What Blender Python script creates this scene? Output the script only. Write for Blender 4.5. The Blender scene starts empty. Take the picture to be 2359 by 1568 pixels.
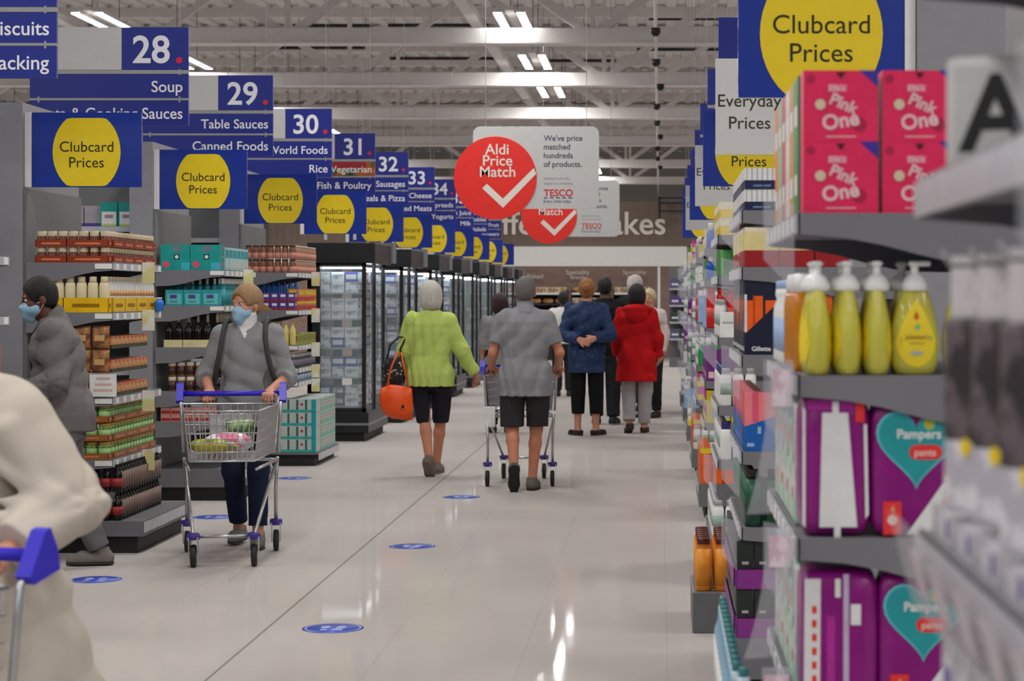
import bpy, bmesh, math, random
import numpy as np
from mathutils import Vector, Matrix

SC = bpy.context.scene
COL = SC.collection
PI = math.pi
random.seed(7)

# ------------------------------------------------------------------ camera
# metres: X right, Y down the store, Z up; the camera stands at the origin, 1.5 m up, looking along the aisle
FPX, CX, CY, EYE = 4800.0, 1520.0, 680.0, 1.5
cam_d = bpy.data.cameras.new('camera')
cam = bpy.data.objects.new('camera', cam_d)
COL.objects.link(cam)
cam.location = (0, 0, EYE)
cam.rotation_euler = (PI / 2, 0, 0)
cam_d.sensor_width = 36.0
cam_d.lens = 36.0 * FPX / 2359.0
cam_d.shift_x = (2359 / 2 - CX) / 2359.0
cam_d.shift_y = -(1568 / 2 - CY) / 2359.0
cam_d.clip_start = 0.1
cam_d.clip_end = 300
cam_d.dof.use_dof = True
cam_d.dof.focus_distance = 12.0
cam_d.dof.aperture_fstop = 5.6
SC.camera = cam

# ------------------------------------------------------------------ world, view, lamps
world = bpy.data.worlds.new('world')
SC.world = world
world.use_nodes = True
bg = world.node_tree.nodes['Background']
bg.inputs[0].default_value = (0.86, 0.90, 1.0, 1)
bg.inputs[1].default_value = 0.29  # added ambient fill, let in by the open front end to brighten near faces
SC.view_settings.view_transform = 'Standard'
SC.view_settings.look = 'None'
SC.view_settings.gamma = 1.0
SC.view_settings.exposure = 0.0
SC.view_settings.use_curve_mapping = False
SC.cycles.max_bounces = 7
SC.cycles.diffuse_bounces = 3
SC.cycles.glossy_bounces = 3
SC.cycles.transparent_max_bounces = 10
SC.cycles.transmission_bounces = 5
SC.cycles.sample_clamp_indirect = 4.0
SC.cycles.caustics_reflective = False
SC.cycles.caustics_refractive = False

LAMP_Z = 5.25
LAMP_ROWS = (-13.2, -7.6, -2.0, 3.6, 9.2)
LAMP_YS = [28.6 + 4.9 * k for k in range(-7, 8)]
LAMP_L = 70.0      # radiance of the daylight-white strips: the lamps of the roof light the place, helped by the world fill

# ------------------------------------------------------------------ helpers
def lin(v):
    v /= 255.0
    return v / 12.92 if v <= 0.04045 else ((v + 0.055) / 1.055) ** 2.4

GAIN = 1.12
_mats = {}
def mat(name, rgb=None, rough=0.5, metal=0.0, var=0.08, vscale=14.0, bump=0.0, bscale=60.0, spec=0.5, emit=0.0,
        trans=0.0, alpha=1.0, stretch=(1, 1, 1), coat=0.0, rgb2=None, mixscale=None, mixlo=0.45, mixhi=0.55, ior=1.45):
    """A node material: principled surface, its colour broken up by noise, optional second colour and bump."""
    if name in _mats:
        return _mats[name]
    m = bpy.data.materials.new(name)
    m.use_nodes = True
    nt = m.node_tree
    b = nt.nodes['Principled BSDF']
    c = [min(0.92, lin(v) * (1 if emit else GAIN)) for v in rgb]
    b.inputs['Roughness'].default_value = rough
    b.inputs['Metallic'].default_value = metal
    b.inputs['Specular IOR Level'].default_value = spec
    b.inputs['IOR'].default_value = ior
    if coat:
        b.inputs['Coat Weight'].default_value = coat
        b.inputs['Coat Roughness'].default_value = 0.08
    if trans:
        b.inputs['Transmission Weight'].default_value = trans
    if alpha < 1:
        b.inputs['Alpha'].default_value = alpha
    if emit:
        b.inputs['Emission Color'].default_value = (*c, 1)
        b.inputs['Emission Strength'].default_value = emit
    tc = nt.nodes.new('ShaderNodeTexCoord')
    mp = nt.nodes.new('ShaderNodeMapping')
    mp.inputs['Scale'].default_value = stretch
    nt.links.new(tc.outputs['Object'], mp.inputs['Vector'])
    def noise(scale, detail=3.0):
        n = nt.nodes.new('ShaderNodeTexNoise')
        n.inputs['Scale'].default_value = scale
        n.inputs['Detail'].default_value = detail
        nt.links.new(mp.outputs[0], n.inputs['Vector'])
        return n
    def ramp(src, p0, c0, p1, c1):
        r = nt.nodes.new('ShaderNodeValToRGB')
        r.color_ramp.elements[0].position = p0
        r.color_ramp.elements[0].color = (*c0, 1)
        r.color_ramp.elements[1].position = p1
        r.color_ramp.elements[1].color = (*c1, 1)
        nt.links.new(src, r.inputs[0])
        return r
    if rgb2 is not None:
        c2 = [min(0.92, lin(v) * GAIN) for v in rgb2]
        r = ramp(noise(mixscale or vscale).outputs[0], mixlo, c, mixhi, c2)
        nt.links.new(r.outputs[0], b.inputs['Base Color'])
    elif var:
        r = ramp(noise(vscale).outputs[0], 0.3, [x * (1 - var) for x in c], 0.7, [min(0.95, x * (1 + var)) for x in c])
        nt.links.new(r.outputs[0], b.inputs['Base Color'])
    else:
        b.inputs['Base Color'].default_value = (*c, 1)
    if bump:
        n = noise(bscale, 4.0)
        bp = nt.nodes.new('ShaderNodeBump')
        bp.inputs['Strength'].default_value = bump
        bp.inputs['Distance'].default_value = 0.01
        nt.links.new(n.outputs[0], bp.inputs['Height'])
        nt.links.new(bp.outputs[0], b.inputs['Normal'])
    _mats[name] = m
    return m

_txt = {}
def text_geo(s, bold=0.0):
    """Lettering in the built-in face as (verts, faces, width), cap height about 0.73 of 1."""
    key = (s, bold)
    if key not in _txt:
        cu = bpy.data.curves.new('lettering', 'FONT')
        cu.body = s
        cu.size = 1.0
        cu.offset = bold
        cu.resolution_u = 4
        ob = bpy.data.objects.new('lettering', cu)
        COL.objects.link(ob)
        bpy.context.view_layer.update()
        me = bpy.data.meshes.new_from_object(ob.evaluated_get(bpy.context.evaluated_depsgraph_get()))
        vs = [(v.co.x, v.co.y) for v in me.vertices]
        fs = [tuple(p.vertices) for p in me.polygons]
        bpy.data.objects.remove(ob)
        bpy.data.meshes.remove(me)
        xs = [v[0] for v in vs] or [0]
        _txt[key] = (vs, fs, min(xs), max(xs))
    return _txt[key]

class MB:
    """Collects shapes with materials, then links them as ONE mesh object."""
    def __init__(s):
        s.v, s.f, s.mi, s.ms, s.sm = [], [], [], [], []
        s.cur, s.smooth = 0, False
    def m(s, material, smooth=None):
        if material not in s.ms:
            s.ms.append(material)
        s.cur = s.ms.index(material)
        if smooth is not None:
            s.smooth = smooth
        return s
    def add(s, vs, fs, M=None):
        o = len(s.v)
        s.v += [tuple(M @ Vector(p)) for p in vs] if M is not None else [tuple(p) for p in vs]
        for f in fs:
            s.f.append([i + o for i in f])
            s.mi.append(s.cur)
            s.sm.append(s.smooth)
        return s
    def box(s, x0, x1, y0, y1, z0, z1, M=None, bev=0.0):
        sm, s.smooth = s.smooth, False
        if bev <= 0:
            vs = [(x, y, z) for z in (z0, z1) for y in (y0, y1) for x in (x0, x1)]
            s.add(vs, [(0, 2, 3, 1), (4, 5, 7, 6), (0, 1, 5, 4), (2, 6, 7, 3), (0, 4, 6, 2), (1, 3, 7, 5)], M)
        else:
            bm = bmesh.new()
            bmesh.ops.create_cube(bm, size=1.0)
            for v in bm.verts:
                v.co = (x0 + (v.co.x + .5) * (x1 - x0), y0 + (v.co.y + .5) * (y1 - y0), z0 + (v.co.z + .5) * (z1 - z0))
            bmesh.ops.bevel(bm, geom=bm.edges[:], offset=bev, segments=2, affect='EDGES', profile=0.6)
            bm.verts.index_update()
            s.add([v.co.copy() for v in bm.verts], [[v.index for v in f.verts] for f in bm.faces], M)
            bm.free()
        s.smooth = sm
        return s
    def prism(s, poly, a, b, axis='y', M=None):
        """A polygon (list of 2D points) pushed along an axis from a to b."""
        n = len(poly)
        def P(p, t):
            return (p[0], t, p[1]) if axis == 'y' else (t, p[0], p[1]) if axis == 'x' else (p[0], p[1], t)
        vs = [P(p, a) for p in poly] + [P(p, b) for p in poly]
        ar = sum(poly[i][0] * poly[(i + 1) % n][1] - poly[(i + 1) % n][0] * poly[i][1] for i in range(n))
        fs = [tuple(range(n)), tuple(range(2 * n - 1, n - 1, -1))] + [(i, i + n, (i + 1) % n + n, (i + 1) % n) for i in range(n)]
        flip = (ar > 0) != (axis == 'y')
        if b < a:
            flip = not flip
        if flip:
            fs = [f[::-1] for f in fs]
        sm, s.smooth = s.smooth, False
        s.add(vs, fs, M)
        s.smooth = sm
        return s
    def tube(s, pts, r, n=8, M=None, closed=False, cap=True, r2=None):
        pts = [Vector(p) for p in pts]
        vs, fs, up = [], [], None
        for i, p in enumerate(pts):
            if closed:
                d = pts[(i + 1) % len(pts)] - pts[i - 1]
            else:
                d = pts[min(i + 1, len(pts) - 1)] - pts[max(i - 1, 0)]
            d.normalize()
            if up is None:
                up = Vector((0, 0, 1)) if abs(d.z) < 0.9 else Vector((1, 0, 0))
            u = d.cross(up)
            if u.length < 1e-5:
                u = d.orthogonal()
            u.normalize()
            up = u.cross(d).normalized()
            rr = r if r2 is None else r + (r2 - r) * i / max(1, len(pts) - 1)
            vs += [p + rr * (math.cos(2 * PI * k / n) * u + math.sin(2 * PI * k / n) * up) for k in range(n)]
        m_ = len(pts)
        for i in range(m_ if closed else m_ - 1):
            a, b = i * n, ((i + 1) % m_) * n
            fs += [(a + k, a + (k + 1) % n, b + (k + 1) % n, b + k) for k in range(n)]
        if cap and not closed:
            fs += [tuple(range(n - 1, -1, -1)), tuple(range((m_ - 1) * n, m_ * n))]
        sm, s.smooth = s.smooth, n > 5
        s.add(vs, fs, M)
        s.smooth = sm
        return s
    def lathe(s, prof, n=16, M=None, sx=1.0, sy=1.0):
        """Profile [(radius, z)] spun about Z; sx, sy squash it into an oval."""
        vs, fs = [], []
        for r, z in prof:
            vs += [(r * sx * math.cos(2 * PI * k / n), r * sy * math.sin(2 * PI * k / n), z) for k in range(n)]
        for i in range(len(prof) - 1):
            a, b = i * n, (i + 1) * n
            fs += [(a + k, a + (k + 1) % n, b + (k + 1) % n, b + k) for k in range(n)]
        fs += [tuple(range(n - 1, -1, -1)), tuple(range((len(prof) - 1) * n, len(prof) * n))]
        sm, s.smooth = s.smooth, True
        s.add(vs, fs, M)
        s.smooth = sm
        return s
    def disc(s, cx, cz, rx, rz, y, n=32, M=None):
        """A flat oval facing -Y."""
        sm, s.smooth = s.smooth, False
        s.add([(cx + rx * math.cos(2 * PI * k / n), y, cz + rz * math.sin(2 * PI * k / n)) for k in range(n)], [tuple(range(n))], M)
        s.smooth = sm
        return s
    def quad(s, x0, z0, x1, z1, y, M=None):
        sm, s.smooth = s.smooth, False
        s.add([(x0, y, z0), (x1, y, z0), (x1, y, z1), (x0, y, z1)], [(0, 1, 2, 3)], M)
        s.smooth = sm
        return s
    def poly(s, pts, y, M=None):
        ar = sum(pts[i][0] * pts[(i + 1) % len(pts)][1] - pts[(i + 1) % len(pts)][0] * pts[i][1] for i in range(len(pts)))
        if ar < 0:
            pts = pts[::-1]
        sm, s.smooth = s.smooth, False
        s.add([(p[0], y, p[1]) for p in pts], [tuple(range(len(pts)))], M)
        s.smooth = sm
        return s
    def text(s, t, x, z, size, y, align='c', bold=0.0, M=None, xs=1.0, rot=0.0):
        """Lettering facing -Y, its baseline at z."""
        vs, fs, a, b = text_geo(t, bold)
        off = -(a + b) / 2 if align == 'c' else (-b if align == 'r' else -a)
        cr, sr = math.cos(rot), math.sin(rot)
        out = []
        for p in vs:
            u, w = (p[0] + off) * size * xs, p[1] * size
            out.append((x + u * cr - w * sr, y, z + u * sr + w * cr))
        sm, s.smooth = s.smooth, False
        s.add(out, fs, M)
        s.smooth = sm
        return s
    def mesh(s, name):
        me = bpy.data.meshes.new(name)
        me.from_pydata(s.v, [], s.f)
        for x in s.ms:
            me.materials.append(x)
        me.polygons.foreach_set('material_index', s.mi)
        me.polygons.foreach_set('use_smooth', s.sm)
        me.update()
        return me
    def build(s, name, parent=None, loc=None, rz=0.0):
        o = bpy.data.objects.new(name, s.mesh(name))
        COL.objects.link(o)
        if parent is not None:
            o.parent = parent
        if loc is not None:
            o.location = loc
        o.rotation_euler = (0, 0, rz)
        return o

def tag(o, label, cat, group=None):
    o['label'] = label
    o['category'] = cat
    if group:
        o['group'] = group
    return o
def structure(o):
    o['kind'] = 'structure'
    return o
def thing(name, label, cat, loc=(0, 0, 0), rz=0.0, group=None):
    o = bpy.data.objects.new(name, None)
    o.empty_display_size = 0.1
    COL.objects.link(o)
    o.location = loc
    o.rotation_euler = (0, 0, rz)
    return tag(o, label, cat, group)
def clone(src, loc, rz, label, group=None):
    """A copy of a thing, of its parts and of their sub-parts."""
    def cp(o, parent):
        c = o.copy()
        COL.objects.link(c)
        c.parent = parent
        for ch in _kids.setdefault(o, list(o.children)):
            cp(ch, c)
        return c
    c = cp(src, None)
    c.location = loc
    c.rotation_euler = (0, 0, rz)
    c['label'] = label
    if group:
        c['group'] = group
    return c
_kids = {}
ORD = ('first second third fourth fifth sixth seventh eighth ninth tenth eleventh twelfth thirteenth fourteenth fifteenth sixteenth '
       'seventeenth eighteenth nineteenth twentieth twenty-first twenty-second twenty-third twenty-fourth').split()
def at(px, py, Y):
    """The point of the place seen at a pixel of the photograph, Y metres down the store."""
    return Vector(((px - CX) * Y / FPX, Y, EYE - (py - CY) * Y / FPX))
# ================================================================== the setting
ROOF = 6.6
m_roof = mat('roof_sheet', (212, 207, 205), 0.6, var=0.04, vscale=3, stretch=(1, 0.05, 1))
m_steel = mat('white_steel', (222, 217, 215), 0.5, var=0.03)
m_wall = mat('grey_wall', (176, 172, 170), 0.7, var=0.03, vscale=2)
m_white = mat('white_paint', (225, 223, 220), 0.5, var=0.02)
m_dark = mat('dark_metal', (38, 37, 38), 0.45, var=0.1)
m_black = mat('black_plastic', (20, 20, 22), 0.4, var=0.1)
m_wood = mat('brown_boarding', (104, 88, 78), 0.55, var=0.22, vscale=6, stretch=(7, 1, 0.25))
m_tilew = mat('brown_tiling', (142, 118, 108), 0.4, var=0.14, vscale=9, stretch=(1, 1, 3))
m_lamp = mat('lamp_tube', (255, 250, 243), 0.4, var=0, emit=LAMP_L)

def floor_material():
    m = bpy.data.materials.new('polished_floor')
    m.use_nodes = True
    nt = m.node_tree
    b = nt.nodes['Principled BSDF']
    N, L = nt.nodes.new, nt.links.new
    tc = N('ShaderNodeTexCoord')
    sep = N('ShaderNodeSeparateXYZ')
    L(tc.outputs['Object'], sep.inputs[0])
    def mth(op, a, v=None):
        n = N('ShaderNodeMath')
        n.operation = op
        L(a, n.inputs[0]) if not isinstance(a, float) else None
        if v is not None:
            if isinstance(v, float):
                n.inputs[1].default_value = v
            else:
                L(v, n.inputs[1])
        return n.outputs[0]
    def joint(sock, off, pitch, half):          # 1 on a joint between tiles
        a = mth('ADD', sock, off)
        f = mth('PINGPONG', a, pitch / 2)
        return mth('LESS_THAN', f, half)
    n1 = N('ShaderNodeTexNoise')
    n1.inputs['Scale'].default_value = 0.9
    n1.inputs['Detail'].default_value = 6
    L(tc.outputs['Object'], n1.inputs['Vector'])
    r = N('ShaderNodeValToRGB')
    r.color_ramp.elements[0].position, r.color_ramp.elements[1].position = 0.3, 0.7
    c0, c1 = [lin(v) for v in (187, 179, 176)], [lin(v) for v in (196, 188, 184)]
    r.color_ramp.elements[0].color = (*c0, 1)
    r.color_ramp.elements[1].color = (*c1, 1)
    L(n1.outputs[0], r.inputs[0])
    fine = mth('MAXIMUM', joint(sep.outputs[0], 1.77, 0.6, 0.0022), joint(sep.outputs[1], 0.1, 0.6, 0.0022))
    deep = joint(sep.outputs[0], 1.77, 7.2, 0.006)
    mx = N('ShaderNodeMix')
    mx.data_type = 'RGBA'
    L(mth('MULTIPLY', fine, 0.16), mx.inputs['Factor'])
    L(r.outputs[0], mx.inputs[6])
    mx.inputs[7].default_value = (0.12, 0.11, 0.11, 1)
    mx2 = N('ShaderNodeMix')
    mx2.data_type = 'RGBA'
    L(mth('MULTIPLY', deep, 0.55), mx2.inputs['Factor'])
    L(mx.outputs[2], mx2.inputs[6])
    mx2.inputs[7].default_value = (0.10, 0.095, 0.09, 1)
    L(mx2.outputs[2], b.inputs['Base Color'])
    n2 = N('ShaderNodeTexNoise')
    n2.inputs['Scale'].default_value = 2.5
    L(tc.outputs['Object'], n2.inputs['Vector'])
    rr = N('ShaderNodeMapRange')
    rr.inputs[3].default_value, rr.inputs[4].default_value = 0.03, 0.07
    L(n2.outputs[0], rr.inputs[0])
    L(rr.outputs[0], b.inputs['Roughness'])
    n3 = N('ShaderNodeTexNoise')
    n3.inputs['Scale'].default_value = 4.0
    n3.inputs['Detail'].default_value = 1.0
    L(tc.outputs['Object'], n3.inputs['Vector'])
    bp = N('ShaderNodeBump')
    bp.inputs['Strength'].default_value = 0.02
    bp.inputs['Distance'].default_value = 0.01
    L(n3.outputs[0], bp.inputs['Height'])
    L(bp.outputs[0], b.inputs['Normal'])
    b.inputs['Specular IOR Level'].default_value = 0.0       # the wax film is the glossy layer below
    gl = N('ShaderNodeBsdfGlossy')
    gl.inputs['Color'].default_value = (0.95, 0.94, 0.93, 1)
    L(rr.outputs[0], gl.inputs['Roughness'])
    L(bp.outputs[0], gl.inputs['Normal'])
    ms = N('ShaderNodeMixShader')
    ms.inputs[0].default_value = 0.11
    L(b.outputs[0], ms.inputs[1])
    L(gl.outputs[0], ms.inputs[2])
    L(ms.outputs[0], nt.nodes['Material Output'].inputs['Surface'])
    return m

mb = MB().m(floor_material())
mb.box(-24, 24, -8, 76, -0.2, 0)
structure(mb.build('floor'))

# roof: ribbed sheet seen from below (closed slab with ribs running down the store)
mb = MB().m(m_roof)
pts = []
x = -24.0
while x < 24:
    pts += [(x, ROOF), (x + 0.16, ROOF), (x + 0.19, ROOF + 0.05), (x + 0.33, ROOF + 0.05)]
    x += 0.36
pts += [(24.2, ROOF), (24.2, ROOF + 0.3), (-24, ROOF + 0.3)]
mb.prism(pts, -8, 76, 'y')
structure(mb.build('ceiling'))
mb = MB().m(m_wall).box(-24, 24, 74, 74.3, 0, ROOF)
structure(mb.build('wall_back'))
structure(MB().m(m_wall).box(-24.3, -24, -8, 74.3, 0, ROOF).build('wall_left'))
structure(MB().m(m_wall).box(24, 24.3, -8, 74.3, 0, ROOF).build('wall_right'))

# roof trusses across the store: two chords, posts and V braces
def truss(Y):
    o = MB().m(m_steel)
    zb, zt = 4.98, 6.45
    o.box(-23, 23, Y - 0.10, Y + 0.10, zb - 0.10, zb + 0.10)
    o.box(-23, 23, Y - 0.16, Y + 0.16, zb - 0.115, zb - 0.10)
    o.box(-23, 23, Y - 0.08, Y + 0.08, zt - 0.08, zt + 0.08)
    p = 2.05
    k = -11
    while k * p < 22.9:
        x0 = k * p - 0.9
        if k % 2 == 0:
            o.box(x0 - 0.035, x0 + 0.035, Y - 0.03, Y + 0.03, zb, zt)
        x1 = x0 + p
        a, b_ = ((x0, zb), (x1, zt)) if k % 2 == 0 else ((x0, zt), (x1, zb))
        d = Vector((b_[0] - a[0], b_[1] - a[1])).normalized() * 0.055
        o.prism([(a[0] - d.y, a[1] + d.x), (a[0] + d.y, a[1] - d.x), (b_[0] + d.y, b_[1] - d.x), (b_[0] - d.y, b_[1] + d.x)], Y - 0.045, Y + 0.045, 'y')
        k += 1
    return o
t0 = truss(0.0).mesh('roof_beam')
for Y in (22.4, 28.0, 33.6, 39.8, 47.0, 55.0, 63.0):
    o = bpy.data.objects.new('roof_beam', t0)
    COL.objects.link(o)
    o.location = (0, Y, 0)
    structure(o)
# purlins under the sheet
for i, Y in enumerate([37 + 2.6 * k for k in range(13)]):
    structure(MB().m(m_steel).box(-23, 23, Y - 0.05, Y + 0.05, ROOF - 0.17, ROOF - 0.001).build('roof_beam'))
structure(MB().m(m_steel).box(-2.62, -2.46, 20, 70, 5.24, 5.33).build('roof_beam'))          # lighting rail beside the lamp row
structure(MB().m(m_steel).box(-8.3, -8.14, 20, 70, 5.24, 5.33).build('roof_beam'))
mb = MB().m(m_steel).tube([(-0.05, 20, 4.80), (-0.05, 70, 4.80)], 0.022, 6)
tag(mb.build('conduit_pipe'), 'thin white pipe running down the store under the roof beams', 'pipe')
for k in range(10):
    Y = 22.2 + 3.4 * k
    mb = MB().m(m_black).lathe([(0.02, 0.0), (0.06, 0.0), (0.06, -0.06), (0.03, -0.10), (0.01, -0.10)][::-1], 12)
    tag(mb.build('ceiling_sensor', loc=(-0.05 + (0.06 if k % 3 == 0 else 0), Y, 4.782)), f'small black sensor under the white ceiling pipe, {ORD[k]} from the front', 'sensor', 'black sensors along the white ceiling pipe')
# dark conduits under the sheet
for k, (x0, x1, Y, z) in enumerate(((-6.6, -5.2, 37.5, 6.35), (-4.9, -3.1, 37.6, 6.37), (-3.3, -1.3, 38.2, 6.38), (-0.2, 1.7, 37.3, 6.45), (-5.5, -3.2, 42.5, 6.33),
                                    (-2.6, -0.9, 43.0, 6.34), (-0.45, 1.9, 41.2, 6.36), (-7.5, -5.8, 41.0, 6.37))):
    mb = MB().m(m_dark).tube([(x0, Y, z), (x1, Y, z)], 0.035, 6)
    for x in (x0 + .1, x1 - .1):
        mb.tube([(x, Y, z), (x, Y, ROOF + .055)], .006, 5)
    tag(mb.build('cable_tray'), f'dark cable tray under the roof sheet, {ORD[k]} of eight, short straight run', 'cable tray', 'dark cable trays under the roof')

# strip lamps: white tray, two glowing tubes, hanger wires
def lamp_proto():
    o = thing('strip_lamp', 'x', 'lamp')
    mb = MB().m(m_white)
    mb.box(-0.06, 0.06, -0.98, 0.98, 0.03, 0.07)
    for sx in (-1, 1):
        mb.box(sx * 0.155 - 0.06, sx * 0.155 + 0.06, -0.98, 0.98, 0.0, 0.035)
    for y in (-.6, .6):
        mb.box(-0.2, 0.2, y - .03, y + .03, 0.035, 0.05)
    mb.m(m_dark).box(-0.05, 0.05, 0.86, 0.96, 0.07, 0.13)
    mb.build('lamp_housing', o)
    for sx in (-1, 1):
        t = MB().m(m_lamp)
        a, b = sx * 0.155 - 0.055, sx * 0.155 + 0.055
        t.add([(a, -.95, -.012), (b, -.95, -.012), (b, .95, -.012), (a, .95, -.012)], [(3, 2, 1, 0)])
        t.m(m_white).box(a - .004, a, -.95, .95, -.014, 0).box(b, b + .004, -.95, .95, -.014, 0)
        t.build('lamp_tube', o)
    for y in (-0.7, 0.7):
        MB().m(m_dark).tube([(0, y, 0.06), (0, y, ROOF - LAMP_Z + 0.055)], 0.005, 5).build('hanging_wire', o)
    return o
ln = None
row_name = {-13.2: 'far left row', -7.6: 'left row', -2.0: 'row over the main aisle', 3.6: 'right row', 9.2: 'far right row'}
for lx in LAMP_ROWS:
    for k, ly in enumerate(LAMP_YS):
        lab = f'white twin-tube ceiling lamp, {ORD[k]} along the {row_name[lx]}'
        if ln is None:
            ln = lamp_proto()
            ln['group'] = 'twin-tube ceiling lamps'
            ln['label'] = lab
            ln.location = (lx, ly, LAMP_Z)
        else:
            clone(ln, (lx, ly, LAMP_Z), 0, lab)

# bakery front across the back of the sales floor
BY = 48.0
structure(MB().m(m_wood).box(-9, 9, BY, BY + 0.2, 2.62, 3.66).build('wall_bakery'))
structure(MB().m(m_white).box(-9, 0.62, BY - 0.15, BY + 0.1, 2.17, 2.62).build('trim_1'))
structure(MB().m(m_tilew).box(-9, 9, BY + 1.6, BY + 1.8, 0, 2.62).build('wall_bakery_inner'))
structure(MB().m(m_white).box(-0.05, 0.01, BY - 0.1, BY + 0.1, 0, 2.17).build('trim_2'))
m_let = mat('cream_lettering', (214, 205, 196), 0.5, var=0)
mb = MB().m(m_let)
sz = 0.74
mb.text('Coffee & Cakes', at(1533, 540, BY).x, at(0, 539, BY).z, sz, BY - 0.03, 'r', 0.012)
tag(mb.build('wall_lettering'), 'large cream letters on the brown boarded fascia over the bakery', 'lettering')
mb = MB().m(m_let)
mb.text('Freshly Baked', at(1198, 0, BY).x, at(0, 640, BY).z, 0.16, BY + 1.55, 'c', 0.01)
tag(mb.build('wall_lettering'), 'small white words on brown tiling at the left of the bakery', 'lettering')
for px, side in ((1325, 'middle'), (1460, 'right')):
    mb = MB().m(m_let)
    mb.text('Speciality', at(px, 0, BY).x, at(0, 630, BY).z, 0.15, BY + 1.55, 'c', 0.01)
    mb.text('Breads', at(px, 0, BY).x, at(0, 641, BY).z, 0.13, BY + 1.55, 'c', 0.01)
    tag(mb.build('wall_lettering'), f'two small white lines of words on brown tiling at the {side} of the bakery', 'lettering')
# black bracket frame beside the big letters
mb = MB().m(m_black)
for z in (3.72, 3.60, 3.42):
    mb.box(0.0, 0.75, BY - 0.5, BY - 0.46, z - 0.02, z + 0.02)
mb.box(-0.03, 0.02, BY - 0.5, BY - 0.46, 3.25, 3.74)
mb.box(-0.03, 0.02, BY - 0.5, BY + 0.02, 3.70, 3.74)
tag(mb.build('wall_bracket'), 'black metal bracket frame on the brown fascia beside the big letters', 'bracket')
# ================================================================== hanging signs
m_blue = mat('sign_blue', (24, 36, 128), 0.35, var=0.04)
m_blue2 = mat('sign_blue_glossy', (30, 52, 142), 0.18, var=0.05)
m_yel = mat('sign_yellow', (226, 197, 26), 0.35, var=0.03)
m_sgw = mat('sign_white', (192, 190, 189), 0.4, var=0.02)
m_txt = mat('sign_white_letters', (226, 226, 232), 0.5, var=0)
m_blk = mat('sign_black_letters', (46, 40, 18), 0.6, var=0)
m_red = mat('sign_red', (222, 38, 30), 0.35, var=0.04)
m_reddot = mat('red_dot', (216, 22, 50), 0.5, var=0)
m_upr_arm = mat('sign_arm_grey', (150, 150, 154), 0.4, var=0.03)
m_wire = mat('hanging_wire', (150, 150, 152), 0.4, metal=0.6, var=0)

PITCH = 3.1
LY0 = 12.1            # near faces of the end displays at the left of the aisle
RY0 = 1.4             # and at the right
L_SIGN = [LY0 + 0.05 + PITCH * k for k in range(-1, 11)]
R_SIGN = [7.65 + PITCH * k for k in range(0, 7)]

def price_sign(xa, xb, Y, z0, z1, kind, label, strip_left):
    """A flat projecting board in a thin frame, printed on both faces."""
    o = thing('price_sign', label, 'sign', ((xa + xb) / 2, Y, z0), 0)
    w, h = (xb - xa) / 2, z1 - z0
    mb = MB().m(m_blue2 if kind == 'club' else m_sgw)
    mb.box(-w, w, -0.008, 0.008, 0, h)
    mb.build('sign_board', o)
    t = MB()
    for s in (1, -1):
        M = Matrix.Rotation(0 if s == 1 else PI, 4, 'Z')
        if kind == 'club':
            r = h * 0.49
            t.m(m_yel)
            n = 40
            cut = r * 0.93
            t.poly([(r * 0.93 * math.cos(a), max(-cut, min(cut, r * 1.12 * math.sin(a))) + h * 0.47) for a in [2 * PI * k / n for k in range(n)]], -0.0095, M)
            t.m(m_blk)
            t.text('Clubcard', 0, h * 0.475, h * 0.20, -0.011, 'c', 0.0, M)
            t.text('Prices', 0, h * 0.265, h * 0.20, -0.011, 'c', 0.0, M)
        else:
            t.m(m_blk)
            t.text('Everyday', 0, h * 0.50, h * 0.185, -0.0095, 'c', 0.0, M)
            t.text('Prices', 0, h * 0.27, h * 0.185, -0.0095, 'c', 0.0, M)
    t.build('lettering', o)
    f = MB().m(m_white)
    sx = -1 if strip_left else 1
    wp = w
    if kind == 'every':                     # the narrow boards ride on a grey arm from the upright
        MB().m(m_upr_arm).box(w, .938 - xa - w, -.012, .012, h * .4, h * .5).build('sign_arm', o)
    f.box(sx * w if sx > 0 else -w - 0.038, w + 0.038 if sx > 0 else -w, -0.02, 0.02, -0.0, h)
    f.build('sign_post', o)
    if strip_left and Y > 21:               # over the coolers the board stands on two feet
        for x in (-.1, .2):
            MB().m(m_sgw).box(x - .015, x + .015, -.01, .01, 2.071 - z0, 0).build('sign_foot', o)
    return o

for k, Y in enumerate(L_SIGN):
    n = ORD[k]
    price_sign(-3.66, -3.02, Y, 2.13, 2.565, 'club', f'blue price board with yellow disc, {n} from the front over the left displays', True)
for k, Y in enumerate(R_SIGN):
    kind = 'club' if k % 2 == 0 else 'every'
    lab = ('blue price board with yellow disc' if kind == 'club' else 'white board reading Everyday Prices') + f', {ORD[k]} from the front over the right displays'
    price_sign(0.287, 0.898 if kind == 'club' else 0.64, Y, 2.225, 2.72, kind, lab, False)

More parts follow.
